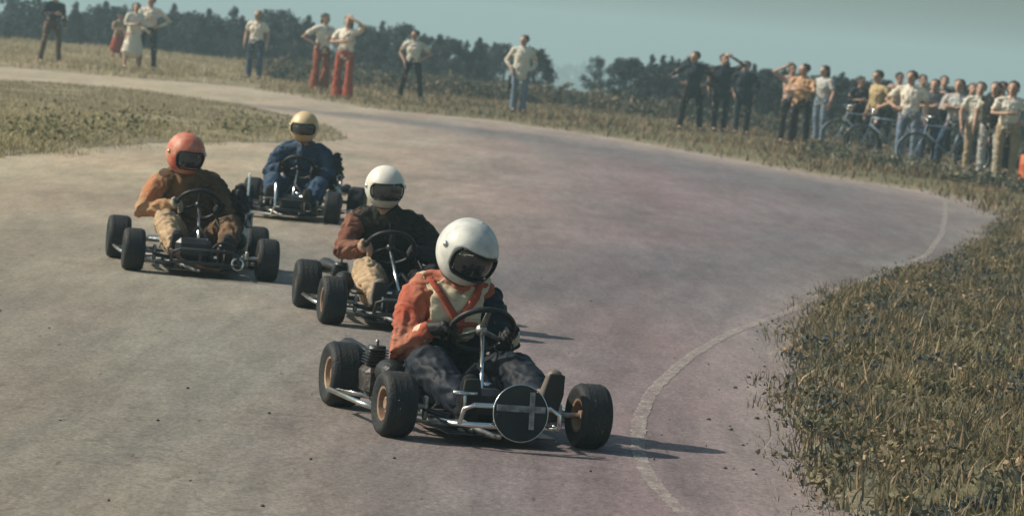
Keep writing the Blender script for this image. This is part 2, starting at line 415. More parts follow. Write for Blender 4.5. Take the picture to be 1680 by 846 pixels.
c = mulc(c, mrange(tex_noise(1.1, 10, (1, .16, 1), .65), .3, .7, .76, 1.24))
c = mulc(c, mrange(tex_noise(8, 8, (1, .13, 1), .75), .3, .7, .78, 1.20))
c = mulc(c, mrange(tex_noise(38, 5, (1, .22, 1), .85), .32, .68, .80, 1.18))
# fine cracks and stones
vo = n.new('ShaderNodeTexVoronoi'); vo.inputs['Scale'].default_value = 7; mp = n.new('ShaderNodeMapping'); mp.inputs['Scale'].default_value = (1, .12, 1)
l.new(tc.outputs['Object'], mp.inputs[0]); l.new(mp.outputs[0], vo.inputs['Vector'])
c = mulc(c, mrange(vo.outputs['Distance'], .03, .07, .55, 1.0))
# hue drift of a dusty, oily surface
hn = tex_noise(.9, 6, (1, .16, 1)); mi = n.new('ShaderNodeMix'); mi.data_type = 'RGBA'; mi.inputs[6].default_value = (1.045, .985, .985, 1); mi.inputs[7].default_value = (.96, 1.005, 1.005, 1)
l.new(mrange(hn, .38, .62, 0, 1), mi.inputs[0]); c = mulc(c, mi.outputs[2])
# hairline cracks
vc = n.new('ShaderNodeTexVoronoi'); vc.feature = 'DISTANCE_TO_EDGE'; vc.inputs['Scale'].default_value = .8; mpc = n.new('ShaderNodeMapping'); mpc.inputs['Scale'].default_value = (1, .3, 1)
dn = n.new('ShaderNodeTexNoise'); dn.inputs['Scale'].default_value = 3; dn.inputs['Detail'].default_value = 6; va = n.new('ShaderNodeVectorMath'); va.operation = 'MULTIPLY_ADD'; va.inputs[1].default_value = (.8, .8, 0)
l.new(tc.outputs['Object'], mpc.inputs[0]); l.new(tc.outputs['Object'], dn.inputs['Vector']); l.new(dn.outputs['Color'], va.inputs[0]); l.new(mpc.outputs[0], va.inputs[2]); l.new(va.outputs[0], vc.inputs['Vector'])
c = mulc(c, mrange(vc.outputs['Distance'], .003, .010, .84, 1.0))
# aggregate: pale and dark chips
ag = n.new('ShaderNodeTexVoronoi'); ag.inputs['Scale'].default_value = 70; ag.inputs['Randomness'].default_value = 1; l.new(tc.outputs['Object'], ag.inputs['Vector'])
c = mulc(c, mrange(ag.outputs['Color'], .0, 1.0, .72, 1.28))
l.new(c, b.inputs['Base Color'])
bp = n.new('ShaderNodeBump'); bp.inputs['Strength'].default_value = .55; bp.inputs['Distance'].default_value = .012
l.new(tex_noise(45, 6, None, .7), bp.inputs['Height']); l.new(bp.outputs[0], b.inputs['Normal'])
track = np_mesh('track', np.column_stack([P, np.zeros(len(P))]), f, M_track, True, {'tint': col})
tag(track, kind='structure')

# worn edge line, 4 mm above the asphalt
def strip(name, pts, w, z, material, jitter=.012, step=.12, fade=None):
    d = [0]; 
    for i in range(1, len(pts)): d.append(d[-1] + math.dist(pts[i], pts[i - 1]))
    k = int(d[-1] / step); s_ = np.linspace(0, d[-1], k)
    x = np.interp(s_, d, [p[0] for p in pts]); y = np.interp(s_, d, [p[1] for p in pts])
    ker = np.ones(21) / 21
    for _ in range(2):
        xp = np.pad(x, 10, mode='reflect', reflect_type='odd'); yp = np.pad(y, 10, mode='reflect', reflect_type='odd')
        x = np.convolve(xp, ker, 'valid'); y = np.convolve(yp, ker, 'valid')
    tx, ty = np.gradient(x), np.gradient(y); ln = np.hypot(tx, ty); nx, ny = -ty / ln, tx / ln
    v = []
    for sd_ in (-1, 1):
        ww = w / 2 + nrng.normal(0, jitter, k); v.append(np.column_stack([x + nx * ww * sd_, y + ny * ww * sd_, np.full(k, z)]))
    V = np.concatenate(v); i = np.arange(k - 1); ff = np.stack([i, i + 1, i + 1 + k, i + k], 1)
    return np_mesh(name, V, ff, material)
M_line = mat('worn_line_paint', (.44, .40, .37), .85, col2=(.33, .29, .27), vscale=11, bump=.3)
nt = M_line.node_tree; n = nt.nodes; l = nt.links
tcl = n.new('ShaderNodeTexCoord'); nzl = n.new('ShaderNodeTexNoise'); nzl.inputs['Scale'].default_value = 16; nzl.inputs['Detail'].default_value = 8; nzl.inputs['Roughness'].default_value = .75; mpl = n.new('ShaderNodeMapping'); mpl.inputs['Scale'].default_value = (1, .3, 1)
l.new(tcl.outputs['Object'], mpl.inputs[0]); l.new(mpl.outputs[0], nzl.inputs['Vector'])
mrl = n.new('ShaderNodeMapRange'); mrl.inputs[1].default_value = .40; mrl.inputs[2].default_value = .60; mrl.inputs[3].default_value = .15; mrl.inputs[4].default_value = .62; l.new(nzl.outputs[0], mrl.inputs[0]); l.new(mrl.outputs[0], n['Principled BSDF'].inputs['Alpha'])
tag(strip('edge_line', LINE, .062, .004, M_line, .004, .05), kind='structure')
# tyre scuffs left on the asphalt
M_scuff = mat('tyre_scuff', (.17, .15, .15), .9, col2=(.205, .18, .175), vscale=6)

# ------------------------------------------------------------------ grass and weeds (uncountable: one object per patch)
def blades(name, roots, h, wdt, cols, label, lean=.5, mt=None, segs=2, curl=.35):
    """roots (n,3); every blade a bent tapering strip"""
    k = len(roots); a = nrng.uniform(0, 2 * PI, k); ln = nrng.uniform(0.05, lean, k) ; hh = h * nrng.uniform(.5, 1.25, k)
    dx, dy = np.cos(a), np.sin(a); b = a + PI / 2 + nrng.normal(0, .5, k); wx, wy = np.cos(b), np.sin(b)
    ww = wdt * nrng.uniform(.6, 1.4, k); V = []
    for s in range(segs + 1):
        t = s / segs; off = ln * hh * (t * .6 + curl * 2 * t * t); zz = hh * (t - .18 * ln * t * t * 2)
        c = roots + np.stack([dx * off, dy * off, zz], 1)
        hw = ww * (1 - t ** 1.6) * .5 + ww * .04
        V.append(c - np.stack([wx * hw, wy * hw, 0 * hw], 1)); V.append(c + np.stack([wx * hw, wy * hw, 0 * hw], 1))
    V = np.stack(V, 1); m_ = 2 * (segs + 1); V = V.reshape(-1, 3); base = np.arange(k)[:, None] * m_
    fs = np.concatenate([np.stack([base[:, 0] + 2 * s, base[:, 0] + 2 * s + 1, base[:, 0] + 2 * s + 3, base[:, 0] + 2 * s + 2], 1) for s in range(segs)])
    cc = np.repeat(cols, m_, axis=0)
    o = np_mesh(name, V, fs, mt or M_blade, False, {'tint': cc}); tag(o, label, kind='stuff'); return o
M_blade = mat('grass_blade', (1, 1, 1), .75, attr='tint', spec=.25, trans=.3)
def scatter(poly, n_, sdmin=-.05, ymax=None, clump=None, clump_n=0.0, extra=None):
    xs = [p[0] for p in poly]; ys = [p[1] for p in poly]; out = []
    tot = 0
    while tot < n_:
        Q = np.column_stack([nrng.uniform(min(xs), max(xs), n_ * 2), nrng.uniform(min(ys), max(ys), n_ * 2)])
        ok = sd(Q, poly) > sdmin
        if extra is not None: ok &= extra(Q)
        if clump is not None: ok &= (nrng.uniform(0, 1, len(Q)) < clump_n + (1 - clump_n) * sstep(.5 + .8 * vnoise(Q, clump, 4)))
        Q = Q[ok]; out.append(Q); tot += len(Q)
        if len(out) > 300: break
    Q = np.concatenate(out)[:n_]
    return np.column_stack([Q, ground_z(Q) - .01])
def pal(k, cols, wts, var=.25):
    i = nrng.choice(len(cols), k, p=np.array(wts) / sum(wts)); c = np.array(cols)[i] * nrng.uniform(1 - var, 1 + var, (k, 1))
    return c
# visible window of a polygon: keep to the neighbourhood of what the photograph shows
def vis(lo, hi): return lambda Q: (Q[:, 0] / (Q[:, 1] + .01) > lo) & (Q[:, 0] / (Q[:, 1] + .01) < hi)
GREENS = [(.12, .105, .06), (.17, .14, .08), (.26, .20, .125), (.045, .05, .04), (.34, .26, .17), (.08, .085, .06)]
INF = [(p[0], p[1]) for p in INNER[:16]] + [(1.9, 11.0), (2.75, 11.0), (7.0, 34.0), (9.5, 46.0)]
r1 = scatter(INF, 60000, -.10, clump=.30, clump_n=.35, extra=vis(.04, .20))
n_ = .5 + .5 * vnoise(r1[:, :2], .6, 12)
n3 = .5 + .5 * vnoise(r1[:, :2], 1.9, 31)
c1 = pal(len(r1), GREENS, [4, 3, 2, 4, 1, 3]) * (.55 + .7 * n_[:, None]) * (.7 + .6 * n3[:, None])
blades('grass', r1, .065 + .115 * n_ ** 1.5, .0085, c1 * 1.35 * L(1.02, .97, .93) * (1 - .35 * np.clip(vnoise(r1[:, :2], 1.3, 41) - .1, 0, 1)[:, None] * L(1, .8, .2)), 'rough olive grass covering the inside of the corner at lower right', .9)
r1 = scatter(INF, 20000, -.05, clump=.22, clump_n=.05, extra=vis(.04, .20))
blades('weeds', r1, .07, .024, pal(len(r1), [(.15, .14, .08), (.09, .10, .07), (.07, .085, .085), (.25, .20, .13)], [4, 2, 1.5, 3]), 'low broad-leaved weeds growing among the grass inside the corner', 1.6, curl=.2)
r1 = scatter(INF, 3000, -.04, clump=.4, clump_n=.1, extra=vis(.04, .20))
blades('dry_stalks', r1, .15, .006, pal(len(r1), [(.42, .33, .22), (.30, .22, .14), (.50, .42, .31)], [3, 2, 1]), 'pale dry stalks standing up out of the grass inside the corner', .8)
def thin_tip(Q):     # the island peters out toward its right tip
    return nrng.uniform(0, 1, len(Q)) < np.clip((-.0455 - Q[:, 0] / Q[:, 1]) / .03, .04, 1)
r1 = scatter(ISLAND, 46000, -.25, clump=.9, clump_n=.3, extra=lambda Q: vis(-.155, -.03)(Q) & thin_tip(Q))
e = sstep((np.minimum(r1[:, 1] - 36, 30)) / 22)[:, None]; n_ = (.5 + .5 * vnoise(r1[:, :2], 1.4, 2))[:, None]
c1 = pal(len(r1), [(.20, .175, .085), (.27, .225, .125), (.10, .105, .06), (.33, .275, .18)], [4, 4, 2, 2.5]) * (1.15 + .15 * e + .4 * n_) * (1 - e) + e * pal(len(r1), [(.33, .275, .19), (.25, .215, .14), (.20, .18, .11)], [4, 3, 2]) * (.85 + .4 * n_)
blades('grass', r1, .06 + .17 * n_[:, 0] ** 1.6 * (1 - e[:, 0] * .75), .013, c1 * 1.1, 'long yellowish green grass on the island left of the track', .8)
VERGE = FAR_EDGE[:13] + gp([(1760, 300)]) + [tuple(b) for b in reversed([(p[0], p[1] + 3) for p in BANK[:-1]])]
r1 = scatter(VERGE, 52000, -.15, clump=1.5, clump_n=.25, extra=vis(-.16, .17))
w = np.clip((-r1[:, 0] - 1) / 8, 0, 1)[:, None]
c1 = pal(len(r1), [(.15, .115, .065), (.23, .165, .10), (.07, .07, .05), (.32, .235, .15)], [4, 3, 2, 2.5]) * (1 - w) + pal(len(r1), [(.36, .29, .18), (.25, .21, .11), (.42, .35, .23)], [4, 3, 2]) * w
n_ = .5 + .5 * vnoise(r1[:, :2], 2.3, 17)
blades('grass', r1, .09 + .13 * n_, .024, c1 * (.7 + .6 * (.5 + .5 * vnoise(r1[:, :2], 1.1, 8)))[:, None], 'dry straw and olive grass on the verge beyond the track', .8)

# low shrubs along the bank, where the photograph darkens between verge and trees
def leaf_cloud(cent, rad, k, size, cols):
    """k small leaf faces spread through an ellipsoid volume"""
    d = nrng.normal(0, 1, (k, 3)); d /= np.linalg.norm(d, axis=1)[:, None]; rr = nrng.uniform(0, 1, (k, 1)) ** .45
    c = np.array(cent) + d * rr * np.array(rad); return c
def leaves_mesh(c, size, upb=.4):
    k = len(c); a = nrng.normal(0, 1, (k, 3)); a /= np.linalg.norm(a, axis=1)[:, None]
    b = np.cross(a, nrng.normal(0, 1, (k, 3))); b /= np.linalg.norm(b, axis=1)[:, None]
    s = size * nrng.uniform(.5, 1.5, (k, 1)); a = a * s; b = b * s * .55
    V = np.stack([c - a, c - b * .9, c + a, c + b], 1).reshape(-1, 3); f_ = np.arange(k * 4).reshape(k, 4); return V, f_
M_leaf = mat('foliage', (1, 1, 1), .8, attr='tint', spec=.2, trans=.18)

# ------------------------------------------------------------------ trees
def crown_mesh(kind, H, W, seed):
    global nrng
    nrng = np.random.default_rng(seed); C_ = []
    if kind == 'pine':      # upright young pine: whorls of ragged limbs with a pointed top
        tiers = 13
        for i in range(tiers):
            t = i / (tiers - 1); zc = H * (.06 + .92 * t); rr = W * ((1 - t) ** .75 * (.75 + .35 * nrng.uniform())) + .12
            m_ = max(3, int(9 * (1 - t) + 3)); 
            for j in range(m_):
                a = nrng.uniform(0, 2 * PI); q = nrng.uniform(.35, 1.0)
                cx, cy = math.cos(a) * rr * q, math.sin(a) * rr * q
                C_.append(leaf_cloud((cx, cy, zc + nrng.normal(0, .15) + .15 * q), (rr * .33 + .16, rr * .33 + .16, .30 + .10 * rr), 52, 0, 0))
    else:                   # bushy broadleaf: clumps over an irregular volume
        m_ = 46
        for i in range(m_):
            a = nrng.uniform(0, 2 * PI); t = nrng.uniform(0, 1) ; zc = H * (.12 + .8 * t)
            prof = math.sin(PI * min(1, (.18 + .80 * t))) ** .6
            q = nrng.uniform(.2, 1) ** .6; rr = W * prof * q
            C_.append(leaf_cloud((math.cos(a) * rr, math.sin(a) * rr, zc), (W * .26, W * .26, H * .085 + .1), 88, 0, 0))
    c = np.concatenate(C_); V, f_ = leaves_mesh(c, .105)
    base = L(.028, .043, .048); k = len(c)
    cl = nrng.uniform(.6, 1.5, (k, 1)) * (.75 + .5 * (.5 + .5 * np.sin(c[:, :1] * 3.1 + c[:, 2:3] * 4.3)))
    colr = base * cl + nrng.uniform(0, .012, (k, 3))
    me = bpy.data.meshes.new('crown'); me.from_pydata(V.tolist(), [], f_.tolist()); at_ = me.color_attributes.new('tint', 'FLOAT_COLOR', 'POINT')
    cc = np.ones((k * 4, 4), np.float32); cc[:, :3] = np.repeat(colr, 4, axis=0); at_.data.foreach_set('color', cc.ravel()); me.materials.append(M_leaf)
    return me
def trunk_mesh(H, seed):
    r = random.Random(seed); mb = MB(); mb.tube([(0, 0, -.6), (.03, 0, H * .3), (-.03, .03, H * .6), (0, 0, H * .93)], [.13, .10, .06, .015], 8)
    for i in range(11):
        z_ = H * (.12 + .07 * i); a = r.uniform(0, 2 * PI); q = (1 - i / 13) * H * .22
        mb.tube([(0, 0, z_), (math.cos(a) * q * .5, math.sin(a) * q * .5, z_ + .1), (math.cos(a) * q, math.sin(a) * q, z_ + .3)], [.035, .025, .008], 5)
    return mb.mesh('trunk', mat('bark', (.09, .07, .055), .9, var=.4, bump=.6))
KINDS = []
for i, (k_, H_, W_) in enumerate([('pine', 5.2, 1.35), ('pine', 6.0, 1.5), ('pine', 4.4, 1.3), ('bushy', 4.6, 1.6), ('bushy', 5.4, 1.9), ('bushy', 3.8, 1.7)]):
    KINDS.append((crown_mesh(k_, H_, W_, 40 + i), trunk_mesh(H_ * .95, 60 + i), H_, W_, k_))
nrng = np.random.default_rng(77)
def tree(px, topy, Y, kind, label, group=None, fat=1.0, name=None):
    """a tree whose tip stands where the photograph shows it"""
    cm, tm, H_, W_, k_ = KINDS[kind]
    p = dpt(px, topy, Y); gz = float(ground_z(np.array([[p.x, p.y]]))[0]); h = max(1.5, p.z - gz); s = h / H_
    r = empty(name or ('pine_tree' if k_ == 'pine' else 'leafy_tree'), (p.x, p.y, gz), rng.uniform(0, 6.28)); r.scale = (s * fat, s * fat, s)
    tag(r, label, 'tree', group)
    for me, nm in ((cm, 'crown'), (tm, 'trunk')):
        o = bpy.data.objects.new(nm, me); COL.objects.link(o); o.parent = r
    return r
# skyline read off the photograph: (x of tip, y of tip)
G1 = 'dark trees standing beyond the far side of the track'
sky_l = [(-60, -12), (20, -4), (48, 2), (118, 34), (140, 24), (158, 12), (176, 16), (200, 14), (222, 20), (262, 32), (285, 20), (300, 22), (322, 26), (345, 28), (362, 30), (385, 26), (405, 40), (446, 34), (464, 20), (487, 42), (505, 38), (530, 50), (590, 52), (606, 48), (628, 46), (652, 42), (700, 62), (722, 72), (740, 66), (766, 78), (790, 76), (812, 80), (832, 76)]
for i, (x, y) in enumerate(sky_l):
    kd = [4, 0, 3, 1, 5, 4, 2][i % 7]
    lab = ('bushy dark green tree in the row behind the spectators on the left' if kd >= 3 else 'pointed dark pine in the row behind the spectators on the left')
    tree(x, y - 6, 150 - x * .022 + rng.uniform(-4, 6), kd, lab, G1 + (', bushy' if kd >= 3 else ', pointed'), 1.15)
for i in range(26):     # second, lower row that closes the gaps
    x = -40 + i * 33 + rng.uniform(-9, 9); y = np.interp(x, [0, 350, 560, 850], [22, 38, 60, 92])
    kd = [3, 0, 4, 2][i % 4]
    tree(x, y + rng.uniform(-6, 8), 141 - x * .024 + rng.uniform(-2, 3), kd, 'bushy dark green tree in the row behind the spectators on the left' if kd >= 3 else 'pointed dark pine in the row behind the spectators on the left', G1 + (', bushy' if kd >= 3 else ', pointed'), 1.25)
tree(876, 118, 112, 5, 'round dark bush-like tree just right of the spectator in the cream jacket', fat=.95)
tree(978, 100, 128, 4, 'dark bushy tree standing alone against the sky, left one of the pair', fat=1.0)
tree(1020, 104, 126, 3, 'dark bushy tree against the sky, right one of the pair', fat=1.0)
tree(1068, 118, 122, 0, 'dark pine between the pair of trees and the spectators in dark suits')
tree(1102, 104, 120, 1, 'tall dark pine just left of the spectator with hands on hips')
sky_r = [(1085, 132), (1128, 126), (1155, 124), (1190, 130), (1235, 140), (1262, 134), (1285, 142), (1315, 150), (1362, 146), (1380, 152), (1404, 142), (1425, 148), (1460, 150), (1495, 156), (1530, 158), (1580, 166), (1625, 172), (1668, 178), (1700, 184), (1730, 190)]
for i, (x, y) in enumerate(sky_r):
    kd = [1, 0, 4, 2, 1, 3][i % 6]
    tree(x, y - 4, 116 - (x - 1000) * .02 + rng.uniform(-4, 6), kd, 'bushy dark tree behind the spectators on the right' if kd >= 3 else 'pointed dark pine behind the spectators on the right', 'dark trees behind the right-hand crowd' + (', bushy' if kd >= 3 else ', pointed'), 1.3)
for i in range(20):
    x = 1040 + i * 34 + rng.uniform(-9, 9); y = np.interp(x, [1040, 1680], [146, 205]); kd = [3, 5, 4][i % 3]
    tree(x, y + rng.uniform(-6, 8), 108 - (x - 1000) * .022, kd, 'bushy dark tree behind the spectators on the right', 'dark trees behind the right-hand crowd, bushy', 1.2)

# undergrowth on the bank: one tangled mass
cs = []; colr = []
bx = np.linspace(430, 1720, 150)
for x in bx:
    y0 = np.interp(x, [430, 560, 700, 900, 1000, 1200, 1350, 1500, 1720], [112, 128, 140, 158, 170, 196, 214, 238, 275])
    for rep in range(2):
        p = gpt(x + rng.uniform(-6, 6), y0 + 6 + rng.uniform(-8, 14)); s = rng.uniform(.35, .8)
        k = 170; c = leaf_cloud((p.x, p.y, .22 * s), (s * .9, s * .9, .55 * s), k, 0, 0); cs.append(c)
        base = [L(.075, .075, .055), L(.13, .105, .07), L(.05, .06, .05)][rng.randrange(3)]
        colr.append(base * nrng.uniform(.6, 1.5, (k, 1)))
V, f_ = leaves_mesh(np.concatenate(cs), .07)
o = np_mesh('undergrowth', V, f_, M_leaf, False, {'tint': np.repeat(np.concatenate(colr), 4, axis=0)}); tag(o, 'tangled low brown and grey-green undergrowth along the bank beyond the track', kind='stuff')
cs = []; colr = []      # dusty weeds in front of the crowd's feet
for i in range(150):
    x = rng.uniform(1330, 1700); p = gpt(x, np.interp(x, [1330, 1500, 1700], [250, 282, 318]) + rng.uniform(0, 14)); s = rng.uniform(.10, .26); k = 70
    cs.append(leaf_cloud((p.x, p.y, .5 * s), (s * 1.5, s * 1.5, s * .9), k, 0, 0)); colr.append([L(.07, .08, .06), L(.12, .12, .085), L(.20, .19, .14)][rng.randrange(3)] * nrng.uniform(.5, 1.5, (k, 1)))
V, f_ = leaves_mesh(np.concatenate(cs), .04)
o = np_mesh('weeds', V, f_, M_leaf, False, {'tint': np.repeat(np.concatenate(colr), 4, axis=0)}); tag(o, 'dusty grey-green weeds in front of the feet of the right-hand crowd', kind='stuff')
# dark low plants on the island edge
cs = []; colr = []
for i in range(16):
    x = rng.uniform(15, 480); y = np.interp(x, [20, 150, 300, 560], [258, 240, 230, 228]) - rng.uniform(2, 26) * (1 - x / 700)
    p = gpt(x, y); s = rng.uniform(.14, .34); k = 90
    cs.append(leaf_cloud((p.x, p.y, .6 * s), (s * 1.6, s * 1.6, .9 * s), k, 0, 0)); colr.append(L(.17, .165, .085) * nrng.uniform(.5, 1.6, (k, 1)))
V, f_ = leaves_mesh(np.concatenate(cs), .028)
o = np_mesh('weeds', V, f_, M_leaf, False, {'tint': np.repeat(np.concatenate(colr), 4, axis=0)}); tag(o, 'darker green weeds at the edge of the grass island', kind='stuff')
# leafy weed clumps inside the corner
cs = []; colr = []
for i in range(420):
    Q = scatter(INF, 1, .0, extra=vis(.04, .16))[0]; s = rng.uniform(.04, .13); k = 80
    cs.append(leaf_cloud((Q[0], Q[1], Q[2] + .55 * s), (s * 1.3, s * 1.8, s * .8), k, 0, 0))
    base = [L(.075, .085, .07), L(.14, .125, .07), L(.05, .07, .08), L(.30, .22, .14)][rng.choices([0, 1, 2, 3], [3, 5, 2, 2])[0]]
    colr.append(base * nrng.uniform(.5, 1.6, (k, 1)))
V, f_ = leaves_mesh(np.concatenate(cs), .014)
o = np_mesh('weeds', V, f_, M_leaf, False, {'tint': np.repeat(np.concatenate(colr), 4, axis=0)}); tag(o, 'dark leafy weed clumps in the grass inside the corner', kind='stuff')
# far wood along the low horizon
cs = []
for i in range(260):
    a = -.30 + .6 * i / 260; Y = rng.uniform(900, 1000); c = (a * Y, Y, float(ground_z(np.array([[a * Y, Y]]))[0]) + 3)
    cs.append(leaf_cloud(c, (6, 6, rng.uniform(4, 7)), 60, 0, 0))
V, f_ = leaves_mesh(np.concatenate(cs), 1.6)
o = np_mesh('far_wood', V, f_, M_leaf, False, {'tint': np.full((len(V), 3), .05)}); tag(o, 'far-off hazy wood on the horizon', kind='stuff')
# loose stones and clods on the asphalt near the verge
mb = MB()
for i in range(40):
    x, y = rng.uniform(0, 1300), rng.uniform(440, 840); p = gpt(x, y); s = rng.uniform(.002, .006)
    mb.ball((p.x, p.y, s * .5), (s * rng.uniform(.8, 1.6), s * rng.uniform(.8, 1.5), s), 6, 4)
for i in range(30):
    j = rng.randrange(3, 12); a, b2 = INNER[j + 1], INNER[j + 2]; t = rng.random(); q = (a[0] * (1 - t) + b2[0] * t - abs(rng.gauss(0, .12)), a[1] * (1 - t) + b2[1] * t); s = rng.uniform(.003, .010)
    mb.ball((q[0], q[1], s * .4), (s * 1.4, s, s * .8), 6, 4)
o = mb.build('gravel', mat('stone_bits', (.10, .09, .085), .9, var=.5, vscale=2)); tag(o, 'loose grit and clods scattered on the asphalt', kind='stuff')

exec_people = True

# ------------------------------------------------------------------ hands, heads, people
def hand(mb, wrist, palm_dir, palm_n, side, s=1.0, curl=.5):
    """palm, four unequal bent fingers and a thumb; palm_dir = wrist to knuckles, palm_n = out of the palm"""
    w = Vector(wrist); d = Vector(palm_dir).normalized(); nrm = Vector(palm_n); nrm = (nrm - d * d.dot(nrm)).normalized(); sd_ = d.cross(nrm) * side
    mb.tube([w, w + d * .04 * s, w + d * .085 * s], [.024 * s, .036 * s, .038 * s], 8, rb=[.018 * s, .015 * s, .013 * s], ref=tuple(sd_))
    for j, (o, l_) in enumerate(((-.030, .072), (-.010, .082), (.010, .077), (.029, .060))):
        b = w + d * .088 * s + sd_ * o * s; c1 = curl * .7; c2 = curl * 1.7
        p1 = b + (d * math.cos(c1) + nrm * math.sin(c1)) * l_ * .5 * s; p2 = p1 + (d * math.cos(c2) + nrm * math.sin(c2)) * l_ * .5 * s
        mb.tube([b - d * .01 * s, p1, p2], [.0095 * s, .0088 * s, .0075 * s], 6)
    b = w + d * .03 * s - sd_ * .03 * s
    mb.tube([b, b - sd_ * .025 * s + d * .02 * s + nrm * .012 * s, b - sd_ * .03 * s + d * .052 * s + nrm * .022 * s], [.012 * s, .011 * s, .009 * s], 6)

def head_tubes(mb, c, rot, s=1.0):
    c = Vector(c)
    def q(x, y, z): return c + rot @ Vector((x * s, y * s, z * s))
    mb.ball(c + rot @ Vector((0, .015 * s, .02 * s)), (.077 * s, .095 * s, .095 * s), 14, 10, rot)
    mb.ball(q(0, -.028, -.04), (.058 * s, .06 * s, .075 * s), 12, 8, rot)
    mb.tube([q(0, -.088, .012), q(0, -.108, -.022)], [.010 * s, .015 * s], 6)            # nose
    mb.tube([q(-.02, -.085, -.056), q(.02, -.085, -.056)], .009 * s, 6)                    # lips
    mb.ball(q(0, -.072, -.09), (.022 * s, .018 * s, .018 * s), 8, 6, rot)                  # chin
    for sx in (-1, 1): mb.ball(q(.078 * sx, .01, -.012), (.010 * s, .020 * s, .030 * s), 8, 6, rot)

EYE = MB().ball((0, 0, 0), (.012, .007, .008), 8, 6).mesh('eye', mat('eye', (.03, .025, .02), .3))
LIP = MB().ball((0, 0, 0), (.022, .006, .006), 8, 5).mesh('mouth', mat('lips', (.22, .09, .07), .5))
def face_bits(parent, c, rot, s=1.0):
    for sx in (-1, 1):
        o = bpy.data.objects.new('eye', EYE); COL.objects.link(o); o.parent = parent
        o.matrix_local = Matrix.Translation(Vector(c) + rot @ Vector((.03 * sx * s, -.083 * s, .005 * s))) @ rot.to_4x4() @ Matrix.Scale(s, 4)
    o = bpy.data.objects.new('mouth', LIP); COL.objects.link(o); o.parent = parent
    o.matrix_local = Matrix.Translation(Vector(c) + rot @ Vector((0, -.094 * s, -.057 * s))) @ rot.to_4x4() @ Matrix.Scale(s, 4)

ARMS = {   # elbow, wrist, hand direction, palm normal  (for the +x side; x outward, -y ahead)
    'down': ((.25, .03, 1.13), (.25, -.05, .89), (.1, -.1, -1), (-1, -.2, 0), .4),
    'hip': ((.40, .10, 1.16), (.21, -.06, 1.03), (-1, -.2, -.4), (0, 1, .2), .6),
    'pocket': ((.29, .08, 1.14), (.20, -.07, .95), (-.1, -.3, -1), (-1, 0, 0), .3),
    'front': ((.26, -.06, 1.15), (.07, -.27, 1.17), (-1, -.2, .1), (0, 1, 0), .7),
    'folded': ((.25, -.12, 1.15), (-.05, -.24, 1.20), (-1, 0, .15), (0, 1, 0), .5),
    'raised': ((.36, -.10, 1.52), (.12, -.14, 1.66), (-.7, .1, .4), (0, 1, 0), .7),
    'up': ((.30, -.08, 1.60), (.27, -.15, 1.86), (0, -.1, 1), (0, -1, 0), .4),
    'bars': ((.24, -.22, 1.20), (.20, -.46, 1.08), (0, -1, -.4), (0, 0, -1), 1.2),
    'back': ((.29, .15, 1.16), (.08, .19, 1.02), (-1, 0, -.2), (0, 1, 0), .5),
}
